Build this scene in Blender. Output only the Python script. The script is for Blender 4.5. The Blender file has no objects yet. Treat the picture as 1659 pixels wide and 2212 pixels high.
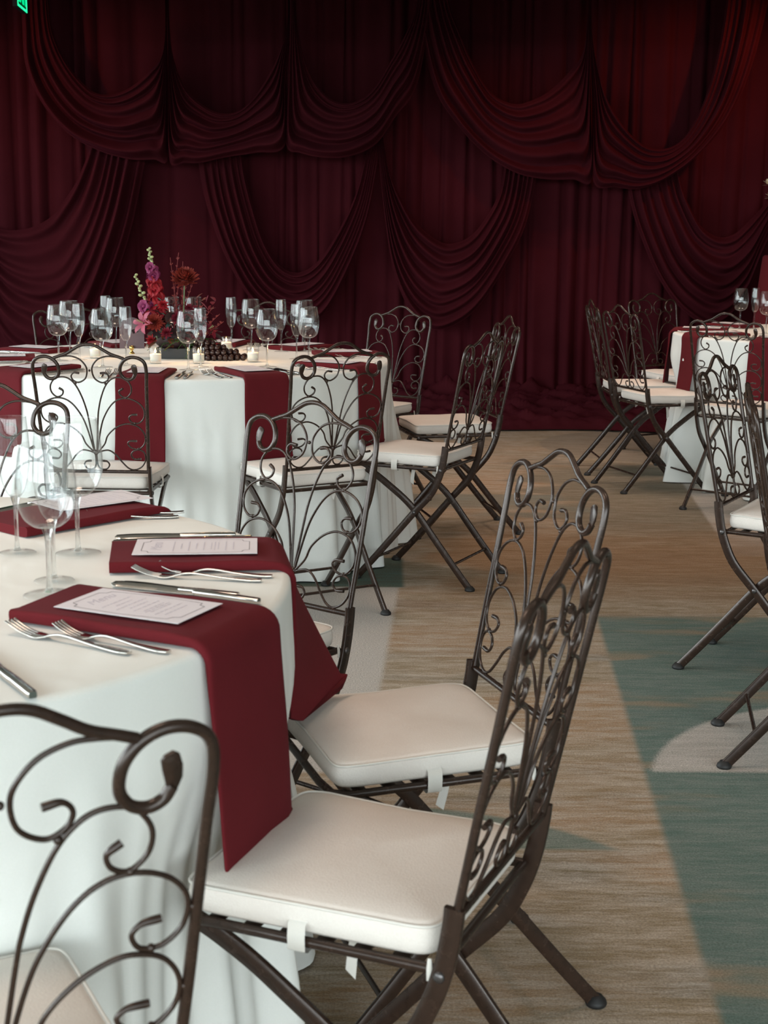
import bpy, math, random
from mathutils import Vector, Matrix
random.seed(11)
S = bpy.context.scene
COL = S.collection
PI = math.pi
R_ = math.radians

# ------------------------------------------------------------------ camera
cam = bpy.data.cameras.new('camera'); cam_o = bpy.data.objects.new('camera', cam); COL.objects.link(cam_o)
F_PX, PITCH, ROLL, HC = 3102.65, 0.194463, 0.00835, 1.2944
cam.sensor_fit = 'HORIZONTAL'; cam.sensor_width = 36.0; cam.lens = F_PX / 1659 * 36.0
cam.clip_start = 0.05; cam.clip_end = 100
vx = Vector((1, 0, 0)); vy = Vector((0, math.sin(PITCH), math.cos(PITCH))); vz = vx.cross(vy)
rx = vx * math.cos(ROLL) + vy * math.sin(ROLL); ry = vy * math.cos(ROLL) - vx * math.sin(ROLL)
cam_o.matrix_world = Matrix(((rx.x, ry.x, vz.x, 0), (rx.y, ry.y, vz.y, 0), (rx.z, ry.z, vz.z, HC), (0, 0, 0, 1)))
cam.dof.use_dof = True; cam.dof.focus_distance = 4.2; cam.dof.aperture_fstop = 16
S.camera = cam_o

# ------------------------------------------------------------------ sky seen through the windows
w = bpy.data.worlds.new('sky'); S.world = w; w.use_nodes = True
nt = w.node_tree; nt.nodes.clear()
wo = nt.nodes.new('ShaderNodeOutputWorld'); bg = nt.nodes.new('ShaderNodeBackground')
tc = nt.nodes.new('ShaderNodeTexCoord'); sx = nt.nodes.new('ShaderNodeSeparateXYZ'); rp = nt.nodes.new('ShaderNodeValToRGB')
nt.links.new(tc.outputs['Generated'], sx.inputs[0]); nt.links.new(sx.outputs['Z'], rp.inputs['Fac'])
cr = rp.color_ramp
cr.elements[0].position = 0.0; cr.elements[0].color = (0.16, 0.19, 0.19, 1)
cr.elements[1].position = 1.0; cr.elements[1].color = (0.62, 0.80, 1.0, 1)
e = cr.elements.new(0.02); e.color = (0.94, 0.985, 1.0, 1)
e = cr.elements.new(0.25); e.color = (0.86, 0.96, 1.0, 1)
nt.links.new(rp.outputs[0], bg.inputs['Color']); bg.inputs['Strength'].default_value = 7.8
nt.links.new(bg.outputs[0], wo.inputs['Surface'])

# window openings: (wall, centre along wall, width, z0, z1); the portals guide the sky light through them
WX0, WX1, WY0, WY1, WZ = -5.2, 6.6, -4.2, 10.95, 3.35
FRONT_WINDOWS = [(-3.65, 2.7), (-0.75, 2.7), (2.15, 2.7), (5.05, 2.7)]
LEFT_WINDOWS = [(-2.4, 2.6), (0.5, 2.6), (3.4, 2.6), (6.3, 2.4), (9.35, 0.9)]
SILL, HEAD = 0.12, 3.05
def portal(loc, rot, sx_, sy_):
    l = bpy.data.lights.new('window_daylight', 'AREA'); l.shape = 'RECTANGLE'; l.size = sx_; l.size_y = sy_
    l.cycles.is_portal = True
    o = bpy.data.objects.new('window_daylight', l); COL.objects.link(o); o.location = loc; o.rotation_euler = rot
for cx, ww in FRONT_WINDOWS: portal((cx, WY0 - 0.02, (SILL + HEAD) / 2), (R_(90), 0, 0), ww, HEAD - SILL)
for cy, ww in LEFT_WINDOWS: portal((WX0 - 0.02, cy, (SILL + HEAD) / 2), (R_(90), 0, R_(-90)), ww, HEAD - SILL)

# room lamps: warm ceiling downlights and two amber-red stage spots washing the drapery
DOWNLIGHTS = [(-0.9, 2.3), (-0.8, 5.9), (2.3, 7.4), (1.4, 3.0), (0.9, 5.6), (0.8, 7.9)]  # the last one is added to brighten the pooled velvet
for (x, y), en in zip(DOWNLIGHTS, (84, 84, 84, 50, 34, 120)):
    l = bpy.data.lights.new('downlight_lamp', 'SPOT'); l.energy = en; l.color = (1.0, 0.74, 0.58)
    l.spot_size = R_(95); l.spot_blend = 0.8; l.shadow_soft_size = 0.45
    o = bpy.data.objects.new('downlight_lamp', l); COL.objects.link(o); o.location = (x, y, WZ - 0.09)
STAGE = [((-3.1, 8.9, 2.95), (-2.05, 10.3, 2.0), 22), ((2.9, 8.9, 2.95), (2.1, 10.3, 2.05), 40), ((0.7, 8.9, 2.95), (0.8, 10.3, 1.6), 16)]
for a, b, en in STAGE:
    l = bpy.data.lights.new('stage_lamp', 'SPOT'); l.energy = en; l.color = (1.0, 0.22, 0.06); l.spot_size = R_(62); l.spot_blend = 0.9
    l.shadow_soft_size = 0.05
    o = bpy.data.objects.new('stage_lamp', l); COL.objects.link(o); o.location = a
    o.rotation_euler = (Vector(b) - Vector(a)).to_track_quat('-Z', 'Y').to_euler()
S.view_settings.view_transform = 'Standard'; S.view_settings.look = 'None'; S.view_settings.exposure = 0.38
S.view_settings.gamma = 1.0; S.view_settings.use_curve_mapping = False
S.cycles.max_bounces = 8; S.cycles.diffuse_bounces = 4; S.cycles.glossy_bounces = 4; S.cycles.transmission_bounces = 8
S.cycles.transparent_max_bounces = 40; S.cycles.caustics_reflective = False; S.cycles.caustics_refractive = False
S.cycles.sample_clamp_indirect = 6.0; S.cycles.use_denoising = True

# ------------------------------------------------------------------ materials
class NB:
    def __init__(s, name):
        s.m = bpy.data.materials.new(name); s.m.use_nodes = True; s.t = s.m.node_tree
        s.p = s.t.nodes['Principled BSDF']; s.o = s.t.nodes['Material Output']
    def n(s, typ, **kw):
        q = s.t.nodes.new(typ)
        for k, v in kw.items():
            if k in q.inputs.keys(): s.set(q.inputs[k], v)
            else: setattr(q, k, v)
        return q
    def set(s, sock, v):
        if hasattr(v, 'is_linked') or isinstance(v, bpy.types.NodeSocket): s.t.links.new(v, sock)
        else: sock.default_value = v
    def math(s, op, a, b=0.0, c=None):
        q = s.t.nodes.new('ShaderNodeMath'); q.operation = op
        s.set(q.inputs[0], a); s.set(q.inputs[1], b)
        if c is not None: s.set(q.inputs[2], c)
        return q.outputs[0]
    def mix(s, f, a, b):
        q = s.t.nodes.new('ShaderNodeMix'); q.data_type = 'RGBA'
        s.set(q.inputs[0], f); s.set(q.inputs[6], a); s.set(q.inputs[7], b)
        return q.outputs[2]
    def coords(s, scale=(1, 1, 1), kind='Object', rot=(0, 0, 0)):
        c = s.t.nodes.new('ShaderNodeTexCoord'); mp = s.t.nodes.new('ShaderNodeMapping')
        mp.inputs['Scale'].default_value = scale; mp.inputs['Rotation'].default_value = rot
        s.t.links.new(c.outputs[kind], mp.inputs[0]); return mp.outputs[0]
    def noise(s, vec, scale, detail=3, rough=0.5):
        q = s.t.nodes.new('ShaderNodeTexNoise'); s.t.links.new(vec, q.inputs['Vector'])
        q.inputs['Scale'].default_value = scale; q.inputs['Detail'].default_value = detail; q.inputs['Roughness'].default_value = rough
        return q.outputs['Fac']
    def bump(s, h, strength, dist):
        q = s.t.nodes.new('ShaderNodeBump'); q.inputs['Strength'].default_value = strength; q.inputs['Distance'].default_value = dist
        s.t.links.new(h, q.inputs['Height']); s.t.links.new(q.outputs[0], s.p.inputs['Normal'])
    def ramp(s, f, a, b):
        q = s.t.nodes.new('ShaderNodeMapRange'); q.interpolation_type = 'SMOOTHSTEP'
        s.set(q.inputs[0], f); q.inputs[1].default_value = a; q.inputs[2].default_value = b
        return q.outputs[0]
def fabric(name, c1, c2, weave=900, bump=0.15, rough=0.9, sheen=0.0, sheen_tint=(1, 1, 1), mott=9):
    b = NB(name); v = b.coords()
    n1 = b.noise(v, mott, 3); n2 = b.noise(v, weave, 1)
    f = b.math('ADD', b.math('MULTIPLY', n1, 0.6), b.math('MULTIPLY', n2, 0.4))
    b.set(b.p.inputs['Base Color'], b.mix(b.ramp(f, 0.3, 0.7), (*c1, 1), (*c2, 1)))
    b.p.inputs['Roughness'].default_value = rough; b.p.inputs['Specular IOR Level'].default_value = 0.2
    if sheen:
        b.p.inputs['Sheen Weight'].default_value = sheen; b.p.inputs['Sheen Roughness'].default_value = 0.35
        b.p.inputs['Sheen Tint'].default_value = (*sheen_tint, 1)
    b.bump(n2, bump, 0.001)
    return b.m
def plain(name, c, rough=0.5, metal=0.0, spec=0.5, var=0.15):
    b = NB(name); v = b.coords()
    n = b.noise(v, 40, 3)
    b.set(b.p.inputs['Base Color'], b.mix(n, (*[q * (1 - var) for q in c], 1), (*[min(1, q * (1 + var)) for q in c], 1)))
    b.p.inputs['Roughness'].default_value = rough; b.p.inputs['Metallic'].default_value = metal
    b.p.inputs['Specular IOR Level'].default_value = spec
    return b.m
def emissive(name, c, st):
    b = NB(name); b.p.inputs['Base Color'].default_value = (*c, 1); b.p.inputs['Emission Color'].default_value = (*c, 1)
    b.p.inputs['Emission Strength'].default_value = st; return b.m
def clear(name, tint=(1, 1, 1), ior=1.5, gloss=1.0):
    b = NB(name); b.t.nodes.remove(b.p)
    tr = b.n('ShaderNodeBsdfTransparent'); tr.inputs[0].default_value = (*tint, 1)
    gl = b.n('ShaderNodeBsdfGlossy'); gl.inputs['Roughness'].default_value = 0.01
    fr = b.n('ShaderNodeFresnel'); ge = b.n('ShaderNodeNewGeometry')       # both faces of the thin wall reflect alike
    b.set(fr.inputs[0], b.math('MULTIPLY_ADD', ge.outputs['Backfacing'], 1 / ior - ior, ior))
    mx = b.n('ShaderNodeMixShader'); b.t.links.new(b.math('MULTIPLY', fr.outputs[0], gloss), mx.inputs[0])
    b.t.links.new(tr.outputs[0], mx.inputs[1]); b.t.links.new(gl.outputs[0], mx.inputs[2]); b.t.links.new(mx.outputs[0], b.o.inputs[0])
    return b.m
M = {}
def iron_mat():
    b = NB('bronzed_iron'); v = b.coords(); n = b.noise(v, 60, 4); n2 = b.noise(v, 400, 2)
    b.set(b.p.inputs['Base Color'], b.mix(b.ramp(n, 0.2, 0.8), (0.030, 0.0165, 0.0115, 1), (0.042, 0.023, 0.016, 1)))
    b.p.inputs['Metallic'].default_value = 0.25; b.set(b.p.inputs['Roughness'], b.math('MULTIPLY_ADD', n, 0.03, 0.255))
    b.p.inputs['Specular IOR Level'].default_value = 0.6
    b.bump(n2, 0.015, 0.0004); return b.m
M['iron'] = iron_mat()
M['rubber'] = plain('black_rubber', (0.012, 0.011, 0.011), 0.6)
M['rivet'] = plain('worn_steel', (0.12, 0.11, 0.11), 0.35, 0.8)
M['cushion'] = fabric('cream_linen', (0.74, 0.665, 0.61), (0.80, 0.735, 0.68), 420, 0.6)
M['piping'] = fabric('cream_piping', (0.70, 0.66, 0.61), (0.75, 0.71, 0.66), 700, 0.2)
M['cloth'] = fabric('ivory_tablecloth', (0.80, 0.80, 0.76), (0.84, 0.835, 0.80), 500, 0.12, mott=4)
def wrinkle(m):
    nt_ = m.node_tree; bp = [q for q in nt_.nodes if q.type == 'BUMP'][0]; c_ = nt_.nodes.new('ShaderNodeTexCoord'); n_ = nt_.nodes.new('ShaderNodeTexNoise')
    n_.inputs['Scale'].default_value = 5.5; n_.inputs['Detail'].default_value = 2; n_.inputs['Distortion'].default_value = 0.6; nt_.links.new(c_.outputs['Object'], n_.inputs['Vector'])
    b2 = nt_.nodes.new('ShaderNodeBump'); b2.inputs['Strength'].default_value = 0.28; b2.inputs['Distance'].default_value = 0.03
    nt_.links.new(n_.outputs['Fac'], b2.inputs['Height']); nt_.links.new(b2.outputs[0], bp.inputs['Normal'])
wrinkle(M['cloth'])
M['napkin'] = fabric('burgundy_napkin', (0.098, 0.0075, 0.0105), (0.118, 0.009, 0.0135), 600, 0.25, 0.95, 0.03, (0.8, 0.2, 0.25))
M['velvet'] = fabric('burgundy_velvet', (0.046, 0.0066, 0.0100), (0.062, 0.0090, 0.0135), 260, 0.3, 0.9, 0.06, (0.8, 0.10, 0.20), 3)
M['velvet'].node_tree.nodes['Principled BSDF'].inputs['Specular IOR Level'].default_value = 0.03
M['card'] = plain('mauve_card_stock', (0.72, 0.67, 0.70), 0.7, 0, 0.3, 0.02)
M['ink'] = plain('grey_ink', (0.20, 0.18, 0.20), 0.7, 0, 0.2)
M['ink_pale'] = plain('pale_lilac_ink', (0.56, 0.52, 0.58), 0.7, 0, 0.2)
M['steel'] = plain('polished_steel', (0.62, 0.60, 0.57), 0.14, 1.0, 0.5, 0.03)
M['brass'] = plain('polished_brass', (0.75, 0.50, 0.16), 0.18, 1.0, 0.5, 0.03)
M['mauve'] = plain('mauve_acrylic', (0.085, 0.048, 0.062), 0.45)
M['glass'] = clear('clear_glass', (0.99, 0.995, 0.995), 1.52, 0.95)
M['pane'] = clear('window_glass', (0.97, 0.985, 0.98), 1.45)
def solid_glass():
    b = NB('stem_glass'); tr = b.n('ShaderNodeBsdfTransparent'); tr.inputs[0].default_value = (.93, .95, .95, 1)
    mx = b.n('ShaderNodeMixShader'); mx.inputs[0].default_value = 0.45
    b.t.links.new(tr.outputs[0], mx.inputs[1]); b.t.links.new(b.p.outputs[0], mx.inputs[2]); b.t.links.new(mx.outputs[0], b.o.inputs[0])
    b.p.inputs['Transmission Weight'].default_value = 1.0; b.p.inputs['Roughness'].default_value = 0.0
    b.p.inputs['IOR'].default_value = 1.5; b.p.inputs['Base Color'].default_value = (0.98, 0.99, 0.99, 1); return b.m
M['stem_glass'] = solid_glass()
b = NB('candle_wax'); b.p.inputs['Base Color'].default_value = (0.93, 0.86, 0.76, 1); b.p.inputs['Subsurface Weight'].default_value = 0.5
b.p.inputs['Subsurface Radius'].default_value = (0.02, 0.012, 0.008); b.p.inputs['Roughness'].default_value = 0.5; M['wax'] = b.m
M['flame'] = emissive('candle_flame', (1.0, 0.60, 0.22), 22)
M['wick'] = plain('burnt_wick', (0.02, 0.015, 0.01), 0.9)
M['slate'] = plain('slate_grey_ceramic', (0.014, 0.018, 0.022), 0.5)
M['grape'] = plain('dark_red_grape', (0.016, 0.0055, 0.0055), 0.33, 0, 0.5, 0.4)
M['red'] = plain('crimson_petal', (0.28, 0.010, 0.018), 0.6, 0, 0.3, 0.3)
M['rust'] = plain('rust_red_petal', (0.20, 0.022, 0.014), 0.65, 0, 0.3, 0.35)
M['wine'] = plain('wine_red_petal', (0.16, 0.012, 0.028), 0.6, 0, 0.3, 0.3)
M['purple'] = plain('magenta_petal', (0.20, 0.022, 0.085), 0.6, 0, 0.3, 0.3)
M['pink'] = plain('dusty_pink_petal', (0.36, 0.08, 0.125), 0.55, 0, 0.3, 0.25)
M['bud'] = plain('pale_green_bud', (0.36, 0.40, 0.20), 0.6, 0, 0.3, 0.25)
M['stem'] = plain('green_stem', (0.14, 0.19, 0.10), 0.6)
M['fern'] = plain('fern_green', (0.045, 0.12, 0.03), 0.6, 0, 0.3, 0.35)
M['eucalyptus'] = plain('blue_green_leaf', (0.09, 0.16, 0.14), 0.6, 0, 0.3, 0.3)
M['darkleaf'] = plain('dark_plum_leaf', (0.030, 0.016, 0.020), 0.5, 0, 0.4, 0.4)
M['brownleaf'] = plain('brown_leaf', (0.10, 0.030, 0.014), 0.6, 0, 0.3, 0.4)
M['amaranth'] = plain('amaranth_red', (0.24, 0.045, 0.045), 0.7, 0, 0.3, 0.35)
M['whitepetal'] = plain('cream_petal', (0.78, 0.66, 0.50), 0.6, 0, 0.3, 0.1)
M['black'] = plain('matte_black', (0.008, 0.008, 0.009), 0.6)
M['exit_green'] = emissive('exit_green_glow', (0.0, 0.62, 0.22), 1.0)
M['exit_bright'] = emissive('exit_bright_green', (0.02, 0.95, 0.36), 1.1)
M['exit_panel'] = emissive('exit_green_panel', (0.0, 0.045, 0.012), 0.7)
M['wall'] = plain('taupe_wall_paint', (0.26, 0.24, 0.22), 0.85, 0, 0.2, 0.04)
M['ceiling'] = plain('dark_ceiling_paint', (0.05, 0.045, 0.045), 0.9, 0, 0.2, 0.1)
M['ceiling_pale'] = plain('pale_ceiling_paint', (0.55, 0.53, 0.50), 0.9, 0, 0.2, 0.05)
M['frame'] = plain('dark_window_frame', (0.05, 0.05, 0.05), 0.5)
M['lampglow'] = emissive('lamp_glow', (1.0, 0.7, 0.45), 4)

def carpet():
    b = NB('patterned_carpet'); co = b.t.nodes.new('ShaderNodeTexCoord').outputs['Object']
    sp = b.t.nodes.new('ShaderNodeSeparateXYZ'); b.t.links.new(co, sp.inputs[0]); X, Y = sp.outputs[0], sp.outputs[1]
    def mapped(sc):
        mp = b.t.nodes.new('ShaderNodeMapping'); mp.inputs['Scale'].default_value = sc; b.t.links.new(co, mp.inputs[0]); return mp.outputs[0]
    streak = b.noise(mapped((4.5, 30, 1)), 1.0, 6, 0.72)       # fine lines running across the room
    streak2 = b.noise(mapped((14, 110, 1)), 1.0, 5, 0.8)
    big = b.noise(mapped((0.7, 2.1, 1)), 1.0, 3, 0.5)
    mid = b.noise(mapped((1.6, 5.0, 1)), 1.0, 3, 0.5)
    fuzz = b.noise(mapped((210, 250, 1)), 1.0, 3, 0.8)
    s = b.ramp(b.math('ADD', b.math('MULTIPLY', streak, 0.55), b.math('MULTIPLY', streak2, 0.45)), 0.38, 0.63)
    tan, ochre, grey = (0.440, 0.365, 0.295, 1), (0.300, 0.235, 0.160, 1), (0.385, 0.355, 0.320, 1)
    orange, teal, teal2, pale = (0.33, 0.20, 0.112, 1), (0.105, 0.155, 0.135, 1), (0.185, 0.215, 0.192, 1), (0.50, 0.455, 0.42, 1)
    olive = (0.165, 0.140, 0.100, 1)
    base = b.mix(s, (0.245, 0.185, 0.115, 1), tan)
    base = b.mix(b.math('MULTIPLY', b.ramp(mid, 0.5, 0.68), 0.75), base, b.mix(s, olive, grey))
    base = b.mix(b.math('MULTIPLY', b.ramp(big, 0.47, 0.62), 0.8), base, b.mix(s, orange, tan))
    wob = b.math('MULTIPLY', b.math('SUBTRACT', fuzz, 0.5), 0.03)
    def edge(v, soft=0.012): return b.ramp(b.math('ADD', v, wob), -soft, soft)      # v>0 inside
    def disc(cx, cy, r, sq=1.0):
        dx = b.math('SUBTRACT', X, cx); dy = b.math('MULTIPLY', b.math('SUBTRACT', Y, cy), sq)
        d = b.math('SQRT', b.math('ADD', b.math('MULTIPLY', dx, dx), b.math('MULTIPLY', dy, dy)))
        return edge(b.math('SUBTRACT', r, d))
    drift = b.math('MULTIPLY', b.math('SUBTRACT', mid, 0.5), 1.1)
    def half(a, bb, c, soft=0.0):
        v = b.math('ADD', b.math('ADD', b.math('MULTIPLY', X, a), b.math('MULTIPLY', Y, bb)), c)
        return edge(b.math('ADD', v, drift), soft) if soft else edge(v)
    def AND(*ms):
        r = ms[0]
        for q in ms[1:]: r = b.math('MULTIPLY', r, q)
        return r
    def over(m, c, k=1.0):
        nonlocal base
        base = b.mix(b.math('MULTIPLY', m, k) if k != 1 else m, base, c)
    # greenish brown field in the middle distance and the pale field on its right
    over(AND(half(0, 1, -6.0, .35), half(0, -1, 7.9, .3), half(1, 0, -0.75, .1)), b.mix(s, olive, (0.245, 0.215, 0.170, 1)), 0.85)
    over(AND(half(1, -0.085, -0.935), half(0, 1, -5.75, .12), half(0, -1, 8.0, .3)), b.mix(s, grey, pale), 0.85)
    over(disc(1.62, 8.75, 0.66), b.mix(s, (0.23, 0.185, 0.14, 1), (0.31, 0.26, 0.21, 1)), 0.85)
    over(AND(half(0, 1, -6.62, .2), half(0, -1, 7.05), half(-1, 0, 0.9, .1)), b.mix(s, (0.21, 0.19, 0.155, 1), teal2), 0.75)
    over(AND(half(0, 1, -5.05, .4), half(0, -1, 6.1, .3), half(1, 0, -0.2, .1)), b.mix(s, (0.22, 0.125, 0.065, 1), (0.30, 0.185, 0.105, 1)), 0.75)
    # pale and dark green fields beside the tables on the left
    over(AND(half(-1, 0.054, -0.221), half(0, -1, 5.14), half(0, 1, -3.3)), b.mix(b.math('MULTIPLY', fuzz, 1.0), grey, pale))
    over(AND(half(-1, 0, 0.075), half(0, 1, -5.14), half(0, -1, 5.62)), b.mix(s, (0.11, 0.115, 0.085, 1), teal))
    over(AND(disc(-0.02, 2.38, 0.715), half(0, 1, -2.865)), b.mix(s, teal, teal2), 0.85)
    # teal wedge on the right with a pale disc in it
    tealc = b.mix(s, teal, teal2)
    tealc = b.mix(b.math('MULTIPLY', b.ramp(mid, 0.52, 0.66), 0.6), tealc, b.mix(s, ochre, orange))
    over(AND(half(1, -0.062, -0.435), half(0, -1, 4.76)), tealc)
    over(AND(disc(1.31, 3.18, 0.665), half(0, 1, -3.32)), b.mix(s, grey, pale))
    shade = b.math('MULTIPLY_ADD', fuzz, 2.1, 0.02)
    mul = b.t.nodes.new('ShaderNodeMix'); mul.data_type = 'RGBA'; mul.blend_type = 'MULTIPLY'; mul.inputs[0].default_value = 1
    cc = b.t.nodes.new('ShaderNodeCombineColor')
    for i in range(3): b.t.links.new(shade, cc.inputs[i])
    b.t.links.new(base, mul.inputs[6]); b.t.links.new(cc.outputs[0], mul.inputs[7])
    b.t.links.new(mul.outputs[2], b.p.inputs['Base Color'])
    b.p.inputs['Roughness'].default_value = 0.97; b.p.inputs['Specular IOR Level'].default_value = 0.1
    b.bump(fuzz, 0.5, 0.004)
    return b.m
M['carpet'] = carpet()

# ------------------------------------------------------------------ mesh helpers
class MB:
    def __init__(s): s.v = []; s.f = []
    def grid(s, rows, close_u=False, close_v=False):
        n = len(rows[0]); o = len(s.v)
        for r in rows: s.v.extend(r)
        m = len(rows)
        for i in range(m if close_v else m - 1):
            for j in range(n if close_u else n - 1):
                a = o + i * n + j; b_ = o + i * n + (j + 1) % n; i2 = (i + 1) % m
                s.f.append((a, b_, o + i2 * n + (j + 1) % n, o + i2 * n + j))
        return s
    def cap(s, ring, flip=False):
        o = len(s.v); s.v.extend(ring); idx = list(range(o, o + len(ring)))
        s.f.append(tuple(idx[::-1] if flip else idx)); return s
    def tube(s, pts, r, n=8, caps=True):
        P = [Vector(p) for p in pts]; k = len(P)
        rad = r if isinstance(r, (list, tuple)) else [r] * k
        T = [(P[min(i + 1, k - 1)] - P[max(i - 1, 0)]).normalized() for i in range(k)]
        a = Vector((0, 0, 1)) if abs(T[0].z) < 0.9 else Vector((1, 0, 0))
        N = (a - T[0] * a.dot(T[0])).normalized(); rows = []
        for i in range(k):
            N = (N - T[i] * N.dot(T[i])); N = N.normalized() if N.length > 1e-9 else T[i].orthogonal().normalized()
            B = T[i].cross(N)
            rows.append([tuple(P[i] + (N * math.cos(q) + B * math.sin(q)) * rad[i]) for q in [2 * PI * j / n for j in range(n)]])
        s.grid(rows, close_u=True)
        if caps: s.cap(rows[0], True); s.cap(rows[-1])
        return s
    def strip(s, pts, side, w, t, taper=None):
        """flat bar along pts: side = unit vector of its thickness t, width w across both"""
        P = [Vector(p) for p in pts]; k = len(P); sd = Vector(side).normalized(); rows = []
        for i in range(k):
            T = (P[min(i + 1, k - 1)] - P[max(i - 1, 0)]).normalized(); B = T.cross(sd).normalized()
            ww = w * (taper[i] if taper else 1) / 2; tt = t / 2; c = min(tt, ww) * 0.35
            rows.append([tuple(P[i] + B * x + sd * y) for x, y in ((-ww + c, -tt), (ww - c, -tt), (ww, -tt + c), (ww, tt - c), (ww - c, tt), (-ww + c, tt), (-ww, tt - c), (-ww, -tt + c))])
        s.grid(rows, close_u=True); s.cap(rows[0], True); s.cap(rows[-1]); return s
    def lathe(s, prof, n=32, c=(0, 0, 0)):
        rows = [[(c[0] + r * math.cos(2 * PI * j / n), c[1] + r * math.sin(2 * PI * j / n), c[2] + z) for j in range(n)] for r, z in prof]
        s.grid(rows, close_u=True)
        if prof[0][0] > 1e-6: s.cap(rows[0], True)
        if prof[-1][0] > 1e-6: s.cap(rows[-1])
        return s
    def box(s, lo, hi):
        x0, y0, z0 = lo; x1, y1, z1 = hi; o = len(s.v)
        s.v += [(x0, y0, z0), (x1, y0, z0), (x1, y1, z0), (x0, y1, z0), (x0, y0, z1), (x1, y0, z1), (x1, y1, z1), (x0, y1, z1)]
        for q in ((0, 3, 2, 1), (4, 5, 6, 7), (0, 1, 5, 4), (1, 2, 6, 5), (2, 3, 7, 6), (3, 0, 4, 7)): s.f.append(tuple(o + i for i in q))
        return s
    def ball(s, c, r, nu=10, nv=7, sq=(1, 1, 1), wob=0.0, rnd=random):
        rows = []
        for i in range(nv + 1):
            th = PI * i / nv; row = []
            for j in range(nu):
                ph = 2 * PI * j / nu; q = 1 + (rnd.uniform(-wob, wob) if 0 < i < nv else 0)
                row.append((c[0] + r * sq[0] * q * math.sin(th) * math.cos(ph), c[1] + r * sq[1] * q * math.sin(th) * math.sin(ph), c[2] + r * sq[2] * q * math.cos(th)))
            rows.append(row)
        return s.grid(rows, close_u=True)
    def mesh(s, name, mat, smooth=True):
        me = bpy.data.meshes.new(name); me.from_pydata([tuple(q) for q in s.v], [], s.f); me.validate(); me.update()
        me.materials.append(mat)
        if smooth: me.polygons.foreach_set('use_smooth', [True] * len(me.polygons))
        return me
def link(name, me, parent=None):
    o = bpy.data.objects.new(name, me); COL.objects.link(o)
    if parent: o.parent = parent
    return o
def mk(name, mb, mat, parent=None, smooth=True): return link(name, mb.mesh(name, mat, smooth), parent)
def tag(o, label, cat, group=None, kind=None):
    o['label'] = label; o['category'] = cat
    if group: o['group'] = group
    if kind: o['kind'] = kind
    return o
def root(name, loc=(0, 0, 0), rz=0.0):
    o = bpy.data.objects.new(name, None); COL.objects.link(o); o.location = loc; o.rotation_euler = (0, 0, rz); o.empty_display_size = 0.1; return o
def copy_tree(o, parent=None):
    c = o.copy(); COL.objects.link(c)
    if parent: c.parent = parent
    for ch in list(o.children): copy_tree(ch, c)
    return c
def struct(o): o['kind'] = 'structure'; return o
def spline(pts, n=8):
    """Catmull-Rom through pts (tuples of any length)"""
    P = [tuple(2 * a - b_ for a, b_ in zip(pts[0], pts[1]))] + list(pts) + [tuple(2 * a - b_ for a, b_ in zip(pts[-1], pts[-2]))]
    out = []
    for i in range(1, len(P) - 2):
        p0, p1, p2, p3 = P[i - 1:i + 3]
        for k in range(n):
            t = k / n
            out.append(tuple(0.5 * (2 * b_ + (c - a) * t + (2 * a - 5 * b_ + 4 * c - d) * t * t + (3 * b_ - 3 * c + d - a) * t ** 3) for a, b_, c, d in zip(p0, p1, p2, p3)))
    out.append(tuple(pts[-1])); return out
def sstep(a, b_, x):
    t = max(0, min(1, (x - a) / (b_ - a))); return t * t * (3 - 2 * t)

# ------------------------------------------------------------------ the room
struct(mk('floor', MB().box((WX0 - .2, WY0 - .2, -0.1), (WX1 + .2, WY1 + .2, 0)), M['carpet'], smooth=False))
struct(mk('ceiling', MB().box((WX0 - .2, WY0 - .2, WZ), (WX1 + .2, 8.4, WZ + .1)), M['ceiling_pale'], smooth=False))
struct(mk('trim_2', MB().box((WX0 - .2, 8.4, WZ), (WX1 + .2, WY1 + .2, WZ + .1)), M['ceiling'], smooth=False))      # dark ceiling strip over the drapery
struct(mk('wall_back', MB().box((WX0 - .2, WY1, 0), (WX1 + .2, WY1 + .15, WZ)), M['ceiling'], smooth=False))
struct(mk('wall_right', MB().box((WX1, WY0, 0), (WX1 + .15, WY1, WZ)), M['wall'], smooth=False))
struct(mk('shade_beam', MB().box((WX0, 8.25, 2.605), (WX1, 8.6, WZ)), M['ceiling'], smooth=False))     # unseen beam added to keep light off the drapery top
def wall_with_openings(name, axis, at, lo, hi, wins, th):
    mb = MB(); spans = sorted((c - ww / 2, c + ww / 2) for c, ww in wins); cur = lo
    def bx(a, b_, z0, z1):
        if axis == 'x': mb.box((a, at - th, z0), (b_, at, z1))
        else: mb.box((at - th, a, z0), (at, b_, z1))
    for a, b_ in spans:
        bx(cur, a, 0, WZ); bx(a, b_, 0, SILL); bx(a, b_, HEAD, WZ); cur = b_
    bx(cur, hi, 0, WZ)
    struct(mk(name, mb, M['wall'], smooth=False))
wall_with_openings('wall_front', 'x', WY0, WX0 - .15, WX1 + .15, FRONT_WINDOWS, 0.15)
wall_with_openings('wall_left', 'y', WX0, WY0, WY1, LEFT_WINDOWS, 0.15)
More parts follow.
